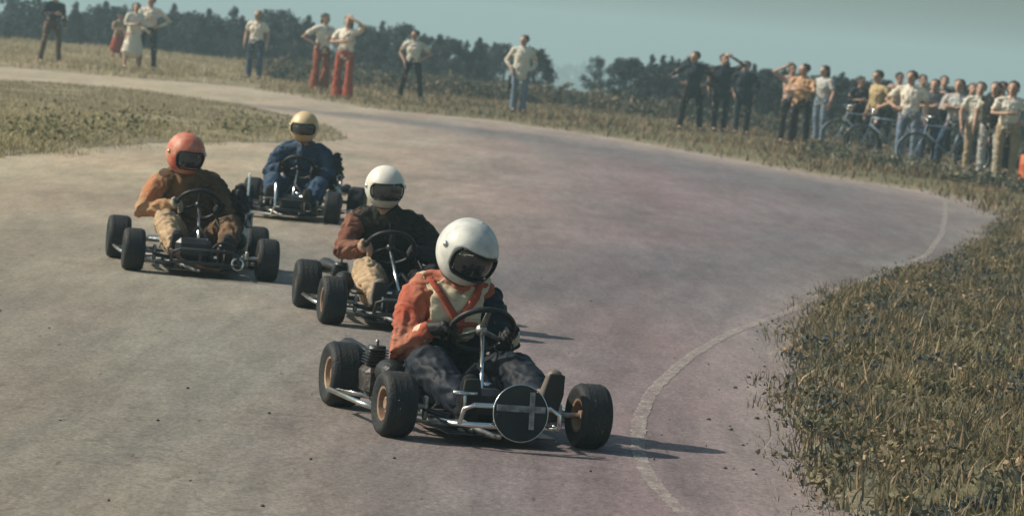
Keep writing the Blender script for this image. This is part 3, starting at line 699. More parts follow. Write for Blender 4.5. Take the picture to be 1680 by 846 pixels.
def person(px, py, label, yaw=0, top='white', legs='jeans', H=1.74, arms=('down', 'down'), stance=.10, sleeve='short', flare=0.0, hair='dark', hairlen=0, build=1.3,
           lean=0.0, skirt=False, jacket=False, headyaw=0, headtilt=0, shoes='dark', vest=None, seated=0.0, group=None, legfwd=0.0, hat=None, flip=1):
    headyaw = headyaw or rng.uniform(-45, 40); headtilt = headtilt or rng.uniform(-4, 10); lean = lean or rng.uniform(-.12, .12); yaw += rng.uniform(-12, 12)
    base = gpt(px, py); gz = float(ground_z(np.array([[base.x, base.y]]))[0]); s = H / 1.74
    root = empty('person', (base.x, base.y, max(0, gz)), R(yaw)); root.scale = (s * build * .5 + s * .5, s * build * .5 + s * .5, s); tag(root, label, 'person', group)
    hz = .93 - seated
    # joints
    hip = {i: Vector((.095 * i, 0, hz)) for i in (-1, 1)}
    ank = {i: Vector(((.06 + stance) * i + .0, legfwd * i * -1, .075)) for i in (-1, 1)}
    if seated: ank = {i: Vector((.26 * i, -.05 * i, .075)) for i in (-1, 1)}
    knee = {i: (hip[i] + ank[i]) / 2 + Vector((.05 * i if seated else 0.01 * i, -.03 - seated * .8, .02)) for i in (-1, 1)}
    lx = lean
    def T(p):   # upper body leans and sinks with the pelvis
        p = Vector(p); k = max(0, p.z - .93); return Vector((p.x + math.sin(lx) * k * .3, p.y - abs(math.sin(seated)) * k * .5, p.z - seated))
    hc = T((0, -.025, 1.60)); hr = Matrix.Rotation(R(headyaw), 3, 'Z') @ Matrix.Rotation(R(headtilt), 3, 'X')
    def torso(mb, e=0.0, lo=.90, hi=1.44):
        pts = [(0, 0, lo), (0, .0, 1.0), (0, -.01, 1.12), (0, -.015, 1.26), (0, 0, 1.37), (0, .0, hi)]
        mb.tube([T(p) for p in pts], [.155 + e, .155 + e, .143 + e, .165 + e, .155 + e, .075 + e], 14, rb=[.105 + e, .105 + e, .10 + e, .118 + e, .10 + e, .07 + e])
        mb.tube([T((-.155, .0, 1.385)), T((0, .0, 1.41)), T((.155, 0, 1.385))], [.062 + e, .065 + e, .062 + e], 10)
    def arm_chain(i, nm):
        e, w, d, nn, cu = ARMS[nm]; fx = lambda v: Vector((v[0] * i, v[1], v[2]))
        return T((.175 * i, .0, 1.385)), T(fx(e)), T(fx(w)), fx(d), fx(nn), cu
    body = MB(); torso(body, -.012)
    body.tube([T((0, .005, 1.40)), T((0, -.005, 1.47)), T((0, -.015, 1.54))], [.062, .052, .052], 10)
    head_tubes(body, hc, hr)
    for i in (-1, 1):
        k_ = knee[i]; body.tube([hip[i], (hip[i] + k_) / 2, k_, (k_ + ank[i]) / 2 + Vector((0, .02, .04)), ank[i]], [.078, .068, .052, .050, .036], 9)
        body.tube([ank[i], ank[i] + Vector((0.01 * i, -.10, -.03)), ank[i] + Vector((.02 * i, -.17, -.045))], [.038, .036, .028], 8)
        sh, e, w, d, nn, cu = arm_chain(i, arms[0 if i < 0 else 1])
        body.tube([sh, (sh + e) / 2, e, (e + w) / 2, w], [.046, .043, .036, .034, .025], 8)
    bo = body.build('body', M_skin, root, remesh=.018, relax=1)
    hb = MB()
    for i in (-1, 1):
        sh, e, w, d, nn, cu = arm_chain(i, arms[0 if i < 0 else 1]); hand(hb, w, d, nn, i, 1.05, cu)
    # the hands are grown onto the body mesh, rooted in the wrists
    o_ = len(bo.data.vertices); bo.modifiers.clear(); bm_v = body.v + hb.v; bm_f = body.f + [tuple(j + o_ for j in f__) for f__ in hb.f]
    me = bpy.data.meshes.new('body'); me.from_pydata(bm_v, [], bm_f); me.materials.append(M_skin); me.update(); bo.data = me
    r = bo.modifiers.new('r', 'REMESH'); r.mode = 'VOXEL'; r.voxel_size = .0125; r.use_smooth_shade = True
    face_bits(root, hc, hr)
    # clothes
    sh_ = MB(); loz = .80 if jacket else .90; e_ = .020 if jacket else .008
    torso(sh_, e_, loz, 1.43)
    if jacket: sh_.tube([T((0, 0, .80)), T((0, 0, .95))], [.175, .165], 14, rb=[.125, .12])
    for i in (-1, 1):
        a0, e, w, d, nn, cu = arm_chain(i, arms[0 if i < 0 else 1])
        if sleeve == 'short': sh_.tube([a0, a0 + (e - a0) * .62], [.066, .062], 9, cap=True)
        elif sleeve == 'long': sh_.tube([a0, (a0 + e) / 2, e, (e + w) / 2, w - (w - e) * .06], [.067, .060, .054, .050, .040], 9)
    sh_.build('jacket' if jacket else 'shirt', C[top], root, remesh=.018, relax=2, wrinkle=.022, wsize=.07)
    if vest:
        v_ = MB(); torso(v_, .02, .92, 1.40); v_.build('vest', C[vest], root, remesh=.02, relax=2, wrinkle=.015)
    tr = MB()
    if skirt:
        tr.tube([(0, 0, 1.02), (0, 0, .85), (0, 0, .62), (0, 0, .46)], [.15, .18, .23, .27], 16, rb=[.11, .14, .18, .20]); nm = 'skirt'
    else:
        nm = 'trousers'
        tr.tube([(0, 0, hz + .07), (0, 0, hz - .02)], [.155, .160], 14, rb=[.112, .118])
        for i in (-1, 1):
            k_ = knee[i]; a = ank[i]; tr.tube([hip[i], (hip[i] + k_) / 2, k_, (k_ + a) / 2 + Vector((0, .01, 0)), a + Vector((0, 0, .01))], [.092, .085, .068 + flare * .15, .066 + flare * .6, .062 + flare], 10)
    tr.build(nm, C[legs], root, remesh=.018, relax=1, wrinkle=.018, wsize=.06)
    for i in (-1, 1):
        so = MB(); a = ank[i]; so.tube([a + Vector((0, .035, -.03)), a + Vector((0.01 * i, -.07, -.035)), a + Vector((.02 * i, -.17, -.045))], [.042, .046, .035], 9, rb=[.042, .036, .028]); so.build('shoe', C[shoes], root)
    ha = MB(); ha.ball(hc + hr @ Vector((0, .032, .042)), (.096, .104, .096), 14, 9, hr)
    if hairlen: ha.tube([hc + Vector((0, .05, .03)), hc + Vector((0, .07, -.06)), hc + Vector((0, .08, -.08 - .1 * hairlen))], [.085, .085, .06], 10, rb=[.07, .06, .04])
    for i in (-1, 1): ha.ball(hc + hr @ Vector((.072 * i, .02, .0 - .02 * hairlen)), (.022, .05, .05), 8, 6, hr)
    ho = ha.build('hair', M_hairblond if hair == 'fair' else M_hair, root, remesh=.012, relax=1, wrinkle=.02, wsize=.03)
    if hat:
        h_ = MB(); h_.ball(hc + hr @ Vector((0, .02, .06)), (.10, .11, .08), 14, 8, hr); h_.tube([hc + hr @ Vector((0, -.06, .07)), hc + hr @ Vector((0, -.15, .055))], [.08, .06], 10, rb=[.012, .008]); h_.build('cap', C[hat], root)
    return root

person(80, 108, 'spectator in dark shirt and dark trousers, leftmost of all, legs apart', top='slate', legs='brown', H=1.86, arms=('front', 'down'), sleeve='long', stance=.14, yaw=20)
person(190, 104, 'small spectator in cream top and red-orange skirt, left end of the group of three', top='tan', legs='red', H=1.38, skirt=True, yaw=30, arms=('front', 'down'), hair='dark')
person(214, 119, 'spectator in a long whitish coat, between the child-sized figure and the man in white shirt', top='white', legs='white', skirt=True, jacket=True, sleeve='long', H=1.68, arms=('front', 'front'), yaw=25)
person(238, 120, 'spectator in white shirt and dark trousers, right end of the group of three', top='white', legs='navy', H=1.90, sleeve='long', arms=('front', 'hip'), yaw=-10)
person(415, 135, 'fair-haired spectator in white T-shirt and blue jeans standing alone', top='white', legs='jeans', H=1.78, arms=('down', 'down'), hair='fair', hairlen=1, stance=.06, flare=.01)
person(522, 154, 'spectator in white shirt and dark rust flared trousers, left one of a pair', top='white', legs='rust', H=1.85, arms=('hip', 'front'), flare=.05, yaw=35, hairlen=1, stance=.05)
person(560, 165, 'spectator in cream shirt and red flared trousers, right one of a pair', top='white', legs='red', H=1.88, arms=('folded', 'raised'), flare=.05, yaw=-15, hairlen=1, stance=.05)
person(672, 168, 'spectator in cream shirt and black trousers with one hand on the hip, legs apart', top='white', legs='dark', H=1.66, arms=('pocket', 'hip'), stance=.16, yaw=10)
person(848, 192, 'spectator in cream jacket and pale blue jeans standing alone', top='white', legs='paleblue', H=1.74, jacket=True, sleeve='long', arms=('pocket', 'pocket'), stance=.03, flare=.015)
person(1130, 219, 'spectator in dark suit with hands on hips, left of the three in dark clothes', top='slate', legs='dark', H=1.76, jacket=True, sleeve='long', arms=('hip', 'hip'), stance=.12, yaw=10, build=1.45)
person(1177, 223, 'spectator in dark clothes shading the eyes with a raised arm, middle one of three', top='slate', legs='navy', H=1.74, jacket=True, sleeve='long', arms=('down', 'raised'), yaw=10, stance=.03, build=1.45)
person(1214, 225, 'spectator in dark bluish coat and trousers, right of the dark trio', top='slate', legs='slate', H=1.66, jacket=True, sleeve='long', arms=('pocket', 'pocket'), stance=.04, yaw=-5, build=1.45)
person(1290, 238, 'spectator with a hand raised to the head, partly behind the peach-orange shirt', top='pinkish', legs='dark', H=1.72, sleeve='long', arms=('raised', 'down'), stance=.06)
person(1308, 243, 'spectator in peach-orange shirt and dark trousers with arms in front', top='peach', legs='dark', H=1.74, sleeve='long', arms=('front', 'folded'), stance=.08, yaw=-15, vest=None, build=1.45)
person(1342, 240, 'spectator in white top and blue jeans turned left, right of the orange shirt', top='lgrey', legs='paleblue', H=1.70, arms=('front', 'down'), yaw=-50, stance=.03, hairlen=1, build=1.45)
person(1432, 258, 'heavy spectator in yellow-tan shirt seated astride the left bicycle', top='yellow', legs='dark', H=1.80, build=1.5, sleeve='long', arms=('down', 'hip'), seated=.10, yaw=-60, headyaw=30)
person(1463, 252, 'spectator mostly hidden behind the yellow shirt and the white shirt', top='pinkish', legs='dark', H=1.68, arms=('down', 'down'), yaw=-10)
person(1484, 276, 'spectator in white shirt and pale blue jeans right of the yellow shirt', top='white', legs='paleblue', H=1.74, arms=('hip', 'down'), yaw=-20, stance=.05, flare=.015, build=1.45)
person(1519, 274, 'spectator in dark jacket with hands clasped in front, beside the pale blue jeans', top='grey', legs='jeans', H=1.62, arms=('front', 'front'), stance=.06, yaw=10, sleeve='short', build=1.45)
person(1562, 284, 'spectator in light grey shirt with folded arms leaning on the right bicycle', top='lgrey', legs='jeans', H=1.74, build=1.4, arms=('folded', 'folded'), seated=.06, yaw=-15, sleeve='long')
person(1593, 291, 'spectator in cream shirt and tan trousers, left of the last three', top='white', legs='tan', H=1.66, arms=('down', 'front'), stance=.04, yaw=10, sleeve='short', build=1.45)
person(1618, 296, 'spectator in dark waistcoat and grey trousers, middle of the last three', top='white', legs='lgrey', H=1.68, vest='darkgreen', arms=('down', 'down'), stance=.05, yaw=-10, hairlen=1, build=1.45)
person(1645, 306, 'spectator in white shirt and pale trousers, rightmost of the crowd', top='white', legs='tan', H=1.70, arms=('front', 'hip'), stance=.04, yaw=-10, hairlen=1, shoes='tan', build=1.45)

person(1400, 250, 'spectator in dark jacket peering out left of the yellow shirt, behind the bicycle wheel', top='slate', legs='dark', H=1.55, sleeve='long', arms=('front', 'down'), yaw=15, build=1.3)
person(1538, 268, 'dark-haired spectator in dark shirt half hidden between two others, behind the middle of the crowd', top='slate', legs='navy', H=1.72, arms=('folded', 'folded'), yaw=-5, build=1.3)
person(1502, 258, 'spectator in tan shirt behind the pale blue jeans', top='tan', legs='dark', H=1.70, arms=('down', 'down'), yaw=-5, build=1.3)
person(1582, 276, 'spectator in dark top behind the folded arms and the cream shirt', top='navy', legs='navy', H=1.66, arms=('down', 'down'), yaw=5, build=1.35)
person(1632, 286, 'spectator in brown top behind the last two of the crowd', top='brown', legs='dark', H=1.74, arms=('down', 'down'), yaw=5, build=1.35)
# dark shoulder bag hanging beside the cream jacket
p = gpt(836, 187); b = MB().box((0, 0, .0), (.20, .12, .34), bev=.03); b.tube([(-.05, 0, .16), (0, 0, .42), (.06, 0, .16)], .012, 6)
o = hard(b, 'bag', C['dark'], None); o.location = (p.x, p.y, .72); tag(o, 'dark bag held at the left side of the spectator in the cream jacket', 'bag')

# bicycles
M_bike = mat('bicycle_paint', (.20, .26, .33), .4, .3, var=.3); M_spoke = mat('spokes', (.35, .36, .37), .35, .8)
def bicycle(px, py, yaw, label):
    p = gpt(px, py); r = empty('bicycle', (p.x, p.y, 0.02), R(yaw)); tag(r, label, 'bicycle', 'bicycles the spectators lean on'); rot = Matrix.Rotation(PI / 2, 3, 'X')
    for x in (-.53, .53):
        w = MB().torus((x, 0, .33), .30, .010, rot, 36, 6).build('wheel', M_spoke, r)
        MB().torus((x, 0, .33), .318, .018, rot, 36, 8).build('tyre', M_tyre, w)
        s_ = MB()
        for k in range(16):
            a = 2 * PI * k / 16; s_.bar((x, .02 * (-1) ** k, .33), (x + math.cos(a) * .30, 0, .33 + math.sin(a) * .30), .0018, 4)
        o = s_.build('spokes', M_spoke, w); o['kind'] = 'stuff'
    f_ = MB(); A, B, Cc, D, E = (-.53, 0, .33), (-.12, 0, .29), (-.26, 0, .80), (.36, 0, .82), (.38, 0, .70)
    for a, b_ in ((A, B), (A, Cc), (B, Cc), (Cc, D), (B, E)): f_.bar(a, b_, .016)
    f_.tube([D, E, (.44, 0, .5), (.53, 0, .33)], [.018, .018, .014, .012], 8); f_.bar(Cc, (-.29, 0, .90), .013)
    f_.build('frame', M_bike, r)
    h = MB().tube([(.30, -.28, .98), (.42, -.20, .98), (.36, 0, .95), (.42, .20, .98), (.30, .28, .98)], .012, 8); h.bar((.36, 0, .95), D, .013); h.build('handlebar', M_chrome, r)
    MB().tube([(-.42, 0, .93), (-.28, 0, .92), (-.12, 0, .93)], [.09, .06, .025], 10, rb=[.035, .03, .02]).build('saddle', M_black, r)
    hard(MB().lathe([(-.01, .02), (-.01, .09), (.01, .09), (.01, .02)], (-.12, 0, .29), 'y'), 'chainwheel', M_chrome, r)
    for sd_ in (-1, 1): MB().box((-.12 + .12 * sd_, .09 * sd_, .29 - .09 * sd_), (.09, .09, .02), bev=.004).build('pedal', M_black, r)
    for x in (-.53, .53):
        MB().tube([(x + .345 * math.cos(a), 0, .33 + .345 * math.sin(a)) for a in np.linspace(.2, 2.6, 9)], .022, 6, rb=.006, ref=(0, 1, 0)).build('mudguard', M_bike, r)
bicycle(1412, 256, 8 + 180, 'bluish bicycle with its wheel sticking out left of the yellow-shirted spectator')
bicycle(1455, 268, 172, 'dark bicycle leaning behind the pale blue jeans, second from the left')
bicycle(1545, 284, 185, 'dark bicycle standing among the legs at the right of the crowd')

# orange marker at the very right edge
p = gpt(1684, 315); r = empty('marker_barrel', (p.x, p.y, 0)); tag(r, 'orange barrel marker cut by the right edge of the picture', 'barrel')
mb = MB().lathe([(0.0, .0), (0, .14), (.03, .15), (.2, .155), (.22, .162), (.24, .155), (.42, .155), (.44, .162), (.46, .155), (.58, .15), (.60, .14), (.60, 0)], axis='z', closed=False)
mb.build('drum', mat('orange_paint', (.55, .12, .04), .5, var=.3), r); MB().torus((0, 0, .60), .143, .008).build('rim', M_framered, r)

# ------------------------------------------------------------------ karts
M_engine = mat('oily_metal', (.11, .10, .095), .5, .6, var=.5, vscale=22, bump=.3)
def wheel(root, x, y, rad, wid, yaw=0.0, side=-1, label=None):
    """side: -1 the outer face looks toward -x"""
    e = R(yaw); M_ = Matrix.Translation((x, y, rad)) @ Matrix.Rotation(e, 4, 'Z')
    h = wid / 2; r = rad
    rim = MB()
    for sg in (-1, 1):
        rim.lathe([(sg * h * .70, r * .50), (sg * h * .78, r * .53), (sg * h * .74, r * .46), (sg * h * .3, r * .42), (sg * h * .25, r * .18), (sg * h * .62, r * .16), (sg * h * .62, .0), (sg * h * .2, 0)], closed=False, n=28)
    rim.lathe([(-h * .7, r * .5), (h * .7, r * .5)], closed=False, n=28)
    for k in range(4):
        a = 2 * PI * k / 4 + .4; rim.ball((side * h * .34, math.cos(a) * r * .29, math.sin(a) * r * .29), .012, 6, 4)
    w = hard(rim.xform(M_), 'wheel', M_rim, root)
    pr = []
    for k in range(15):      # bulging shoulders, flat tread
        a = -PI * .90 / 2 + PI * .90 * k / 14; sx = math.copysign(abs(math.sin(a)) ** .55, math.sin(a)); cy = abs(math.cos(a)) ** .38
        pr.append((sx * h, r * (.56 + .44 * cy)))
    pr = [(-h * .74, r * .49)] + pr + [(h * .74, r * .49)]
    t = MB().lathe(pr, closed=True, n=44)
    hard(t.xform(M_), 'tyre', M_tyre, w, 50)
    g_ = MB()
    for gx in (-.55, -.18, .18, .55): g_.lathe([(gx * h - .0022, r * .985), (gx * h - .0022, r * 1.006), (gx * h + .0022, r * 1.006), (gx * h + .0022, r * .985)], closed=False, n=44)
    hard(g_.xform(M_), 'tread_rib', M_tyre, w)
    return w

def kart(px, py, yaw, label, T=.82, steer=-8, sx_=0.0, bump=None, pan=None, disc=False, frame=M_frame, tank=True, engine_side=-1, tallfilter=False, hoop=False, tankbox=False, group=None, rearT=.90):
    p = gpt(px, py); r = empty('racing_kart', (p.x, p.y, 0.0), R(yaw)); tag(r, label, 'go-kart', 'racing karts on the track'); h = T / 2; rh = rearT / 2
    for sx in (-1, 1):
        wheel(r, sx * h, 0, .133, .135, steer, sx); wheel(r, sx * rh, 1.03, .140, .150, 0, sx)
    # chassis rails
    f_ = MB(); zf = .062
    for sx in (-1, 1):
        f_.tube([(sx * .12, -.16, zf), (sx * .17, .0, zf), (sx * .30, .22, zf), (sx * .31, .62, zf), (sx * .29, .92, zf + .02), (sx * .29, 1.10, zf + .05)], .0155, 8)
        f_.tube([(sx * .17, 0, zf), (sx * .20, -.01, .10), (sx * (h - .13), 0, .118)], .014, 8)
    f_.bar((-.17, 0, zf), (.17, 0, zf), .0155); f_.bar((-.30, .30, zf), (.30, .30, zf), .0145); f_.bar((-.31, .62, zf), (.31, .62, zf), .0145); f_.bar((-.29, .93, zf + .02), (.29, .93, zf + .02), .0155)
    f_.build('frame', frame, r)
    b_ = MB().tube([(-.24, -.03, .085), (-.22, -.20, .09), (-.12, -.25, .095), (.12, -.25, .095), (.22, -.20, .09), (.24, -.03, .085)], .0115, 8); b_.build('front_bumper', bump or M_chrome, r)
    u = MB().tube([(-.20, -.22, .10), (-.19, -.24, .155), (-.15, -.245, .175), (.17, -.245, .175), (.21, -.24, .155), (.22, -.22, .10)], .0105, 8); u.bar((-.02, -.245, .175), (-.02, -.245, .095), .009); u.build('bumper_bar', bump or M_chrome, r)
    hard(MB().box((0, .13, .045), (.46, .60, .006), bev=.002), 'floor_pan', M_tank, r)
    for sx in (-1, 1):
        s_ = MB().tube([(sx * .31, .30, .075), (sx * .43, .26, .085), (sx * .475, .34, .095), (sx * .49, .80, .095), (sx * .44, .86, .085), (sx * .31, .80, .075)], .0115, 8); s_.build('side_bar', M_chrome, r)
        k_ = MB().tube([(sx * (h - .13), 0, .085), (sx * (h - .13), 0, .165)], .012, 8); k_.bar((sx * (h - .13), 0, .130), (sx * (h - .02), 0, .133), .011); k_.bar((sx * (h - .13), 0, .10), (sx * (h - .15), .11, .10), .008); k_.build('stub_axle', M_alu, r)
        MB().tube([(sx * (h - .15), .11, .10), (sx * .03, .17, .105)], .0065, 7).build('tie_rod', M_chrome, r)
        pd = MB().tube([(sx * .14, -.04, .06), (sx * .14, -.07, .14), (sx * .14, -.06, .20)], .007, 6); pd.bar((sx * .14 - .05, -.06, .20), (sx * .14 + .05, -.06, .20), .010); pd.build('pedal', M_chrome, r)
    MB().bar((-rh, 1.03, .14), (rh, 1.03, .14), .0155).build('rear_axle', M_alu, r)
    rb_ = MB().tube([(-.29, 1.05, .10), (-.30, 1.24, .12), (-.24, 1.28, .14), (.24, 1.28, .14), (.30, 1.24, .12), (.29, 1.05, .10)], .012, 8); rb_.build('rear_bumper', M_chrome, r)
    hard(MB().lathe([(-.003, .03), (-.003, .085), (.003, .085), (.003, .03)], (.18 * -engine_side, 1.03, .14)), 'brake_disc', M_alu, r)
    hard(MB().lathe([(-.003, .03), (-.003, .10), (.003, .10), (.003, .03)], (.24 * engine_side, 1.03, .14)), 'sprocket', M_chrome, r)
    # seat shell
    st = MB(); prof = [(-.10, .43, .16), (-.02, .52, .085), (.0, .66, .075), (.0, .82, .11), (.0, .92, .26), (.0, .97, .42), (0, .985, .47)]
    vs = []; nn_ = 11
    for k, (_, y, z_) in enumerate(prof):
        for j in range(nn_):
            a = -1 + 2 * j / (nn_ - 1); hw = .19 - .02 * (k > 4); lift = .13 * abs(a) ** 3 * (1 if 0 < k < 6 else .5)
            vs.append((a * hw, y - (.05 * abs(a) ** 2 if k >= 4 else 0), z_ + lift * (1 if k < 4 else .15)))
    fs = [(k * nn_ + j, k * nn_ + j + 1, (k + 1) * nn_ + j + 1, (k + 1) * nn_ + j) for k in range(len(prof) - 1) for j in range(nn_ - 1)]
    st.add(vs, fs); o = st.build('seat', M_black, r); sm = o.modifiers.new('t', 'SOLIDIFY'); sm.thickness = .012
    # steering
    S = Vector((sx_, .43, .42)); nrm = Vector((0, .70, .714)).normalized(); rot = Vector((0, 0, 1)).rotation_difference(nrm).to_matrix()
    MB().bar(S - nrm * .03, (0, .16, .12), .010).build('steering_column', M_chrome, r)
    MB().bar((-.19, .30, zf), (0, .29, .29), .009).bar((.19, .30, zf), (0, .29, .29), .009).build('column_support', frame, r)
    sw = MB().torus(S, .136, .0125, rot, 40, 8).build('steering_wheel', M_black, r)
    sp = MB()
    for a in (R(90 + 180), R(30), R(150)):
        d = rot @ Vector((math.cos(a), math.sin(a), 0)); q = rot @ Vector((-math.sin(a), math.cos(a), 0))
        sp.tube([S + d * .01, S + d * .13], [.016, .011], 6, rb=[.004, .004], ref=tuple(q))
    sp.lathe([(-.012, 0), (-.012, .028), (.006, .028), (.010, .0)], (0, 0, 0), 'z', closed=False) if False else None
    sp.ball(S, .026, 10, 6); sp.build('spoke', M_alu if disc else M_tank, sw)
    # tank under the wheel
    if tank:
        tk = MB().box((0, .26, .135), (.20, .24, .13), bev=.025); hard(tk, 'fuel_tank', M_tank, r); MB().lathe([(.0, .0), (0, .026), (.02, .026), (.02, 0)], (.04, .26, .20), 'z', closed=False).build('tank_cap', M_chrome, r)
    # engine
    ex = engine_side * .285; e_ = hard(MB().box((ex, .84, .14), (.115, .17, .12), bev=.02), 'engine', M_engine, r)
    fn = MB()
    for k in range(6): fn.box((ex, .84 - .0, .215 + k * .012), (.105 - .004 * k, .11, .005), bev=.0015)
    hard(fn, 'cooling_fin', M_tank, e_)['kind'] = 'stuff'
    MB().bar((ex, .84, .20), (ex, .84, .29), .040, 14).build('cylinder', M_tank, e_)
    MB().tube([(ex, .84, .285), (ex, .84, .31)], .009, 6).build('spark_plug', M_alu, e_)
    cb = MB().bar((ex, .74, .20), (ex, .64, .20), .026, 12); cb.build('carburettor', M_alu, e_)
    MB().tube([(ex, .64, .20), (ex, .60, .20), (ex, .54, .20)], [.055, .060, .055], 14).build('air_filter', M_black, e_)
    MB().tube([(ex, .93, .22), (ex + .01, 1.0, .24), (ex + .06 * engine_side, 1.10, .25), (ex + .02, 1.25, .22)], [.018, .022, .045, .040], 10).build('exhaust', M_tank, e_)
    if tallfilter:
        MB().tube([(.27, .66, .28), (.28, .66, .36), (.275, .66, .46), (.28, .67, .53)], [.06, .088, .080, .055], 14, rb=[.07, .08, .075, .05]).build('air_box', M_black, r, remesh=.01, relax=1, wrinkle=.03, wsize=.04)
        MB().tube([(.33, .66, .14), (.33, .66, .22), (.28, .66, .30)], [.03, .03, .04], 10).build('intake_pipe', M_alu, r)
        MB().box((.34, .56, .34), (.05, .04, .10), bev=.012).build('bracket', M_alu, r)
    MB().tube([(.10, .40, .36), (.15, .28, .26), (.20, .22, .11), (.30, .50, .08), (.24, .95, .12)], .005, 6).build('cable', M_black, r)
    MB().tube([(-.14, -.05, .18), (-.10, .12, .11), (-.24, .45, .07), (-.30 * 1, .72, .12)], .0045, 6).build('cable', M_black, r)
    MB().tube([(.05, .26, .20), (.14, .42, .17), (engine_side * .24, .55, .14), (engine_side * .28, .66, .19)], .006, 6).build('fuel_line', M_tank, r)
    if disc:
        ry = Matrix.Rotation(R(8), 3, 'X')
        hard(MB().lathe([(-.006, .0), (-.006, .113), (.004, .113), (.004, 0)], (0, 0, 0), 'y', 48, closed=False).xform(Matrix.Translation((.035, -.275, .155)) @ Matrix.Rotation(R(-8), 4, 'X')), 'number_disc', M_disc, r)
        MB().torus((0, 0, 0), .114, .0032, Matrix.Rotation(PI / 2, 3, 'X'), 56, 6).xform(Matrix.Translation((.035, -.276, .155)) @ Matrix.Rotation(R(-8), 4, 'X')).build('disc_rim', M_chrome, r)
        cx_ = MB().box((0, -.0085, .018), (.205, .002, .026), bev=.0008).box((.045, -.0088, .012), (.022, .0022, .15), bev=.0008)  # thin pale bars paint the disc's reflected highlight
        cx_.xform(Matrix.Translation((.035, -.275, .155)) @ Matrix.Rotation(R(-8), 4, 'X')); hard(cx_, 'disc_painted_highlight', M_crosshighlight, r)
    if hoop:
        MB().tube([(-.30, -.30, .36), (-.30, -.30, .12), (-.27, -.30, .05), (-.10, -.30, .05), (-.07, -.30, .12), (-.09, -.20, .30)], .010, 8).build('front_hoop', M_chrome, r)
    if tankbox:
        hard(MB().box((-.06, -.06, .17), (.22, .16, .13), bev=.03), 'front_box', M_tank, r); MB().torus((.13, -.14, .15), .075, .008, Matrix.Rotation(R(80), 3, 'X')).build('hose', M_black, r)
        MB().tube([(-.20, -.17, .16), (-.12, -.18, .09), (.0, -.18, .06), (.10, -.17, .055)], .012, 8).build('front_strut', M_framered, r)
        MB().torus((.22, -.16, .10), .035, .007, Matrix.Rotation(R(80), 3, 'X')).build('clamp', M_chrome, r)
    # light struts low at the nose, seen pale in the photograph
    q = MB().tube([(-.27, -.05, .07), (-.16, -.12, .085), (-.05, -.22, .05)], [.014, .017, .010], 8); q.tube([(-.16, -.10, .055), (-.02, -.20, .045)], .010, 6); q.build('nose_strut', M_alu, r)
    return r

def helmet(parent, c, rot, s, material, opening=(52, -30, 18), goggles=False, chin=True):
    """shell with a cut eye opening, a rolled edge and a curved dark visor"""
    az0, lo, hi = opening; vs = []; fs = []; nu, nv = 48, 30; c = Vector(c)
    def shape(a, e, k=1.0):
        x = math.cos(e) * math.sin(a); y = -math.cos(e) * math.cos(a); z_ = math.sin(e)
        rx, ry, rz = .128, .150, .142
        if z_ < 0: rx, ry = rx * (1 - .10 * z_ * z_), ry * (1 - .02 * z_ * z_)
        py = ry * y; 
        if y < 0 and z_ < 0: py *= 1 + .06 * abs(z_)
        return Vector((rx * x, py, rz * z_)) * s * k
    emin = -62
    for i in range(nv + 1):
        e = R(emin + (90 - emin) * i / nv)
        for j in range(nu): vs.append(c + rot @ shape(-PI + 2 * PI * j / nu, e))
    for i in range(nv):
        em = emin + (90 - emin) * (i + .5) / nv
        for j in range(nu):
            am = math.degrees(-PI + 2 * PI * (j + .5) / nu); wdt = az0 * (1 - .22 * ((em - (lo + hi) / 2) / (hi - lo) * 2) ** 4)
            if lo < em < hi and abs(am) < wdt: continue
            fs.append((i * nu + j, i * nu + (j + 1) % nu, (i + 1) * nu + (j + 1) % nu, (i + 1) * nu + j))
    h_ = MB(); h_.add(vs, fs); o = h_.build('helmet', material, parent); m_ = o.modifiers.new('t', 'SOLIDIFY'); m_.thickness = .014 * s; m_.offset = -1
    vs = []; fs = []; a_n, e_n = 18, 9
    for i in range(e_n + 1):
        e = R(lo - 4 + (hi - lo + 8) * i / e_n)
        for j in range(a_n + 1):
            a = R(-(az0 + 5) + (2 * az0 + 10) * j / a_n); vs.append(c + rot @ shape(a, e, .955))
    fs = [(i * (a_n + 1) + j, i * (a_n + 1) + j + 1, (i + 1) * (a_n + 1) + j + 1, (i + 1) * (a_n + 1) + j) for i in range(e_n) for j in range(a_n)]
    v_ = MB(); v_.add(vs, fs); v_.build('visor', M_lens, o).modifiers.new('t', 'SOLIDIFY').thickness = .003
    for sx in (-1, 1): MB().ball(c + rot @ (shape(R(78 * sx), R(5), 1.0)), (.012 * s, .014 * s, .014 * s), 10, 6).build('visor_stud', M_chrome, o)
    gk = []; wd = lambda e: az0 * (1 - .22 * ((e - (lo + hi) / 2) / (hi - lo) * 2) ** 4)
    for t in np.linspace(-1, 1, 15): gk.append((t * wd(hi), hi))
    for t in np.linspace(1, -1, 9)[1:-1]: gk.append((wd((lo + hi) / 2 + t * (hi - lo) / 2), (lo + hi) / 2 + t * (hi - lo) / 2))
    for t in np.linspace(1, -1, 15): gk.append((t * wd(lo), lo))
    for t in np.linspace(-1, 1, 9)[1:-1]: gk.append((-wd((lo + hi) / 2 + t * (hi - lo) / 2), (lo + hi) / 2 + t * (hi - lo) / 2))
    gk = [c + rot @ shape(R(p_), R(q_), 1.0) for p_, q_ in gk]; MB().tube(gk + [gk[0]], .0065 * s, 6, cap=False).build('gasket', M_black, o)
    tr_ = MB(); ring = [c + rot @ shape(-PI + 2 * PI * j / nu, R(emin), .99) for j in range(nu)]
    tr_.tube(ring + [ring[0]], .006, 6, cap=False); tr_.build('trim', M_black, o)
    return o

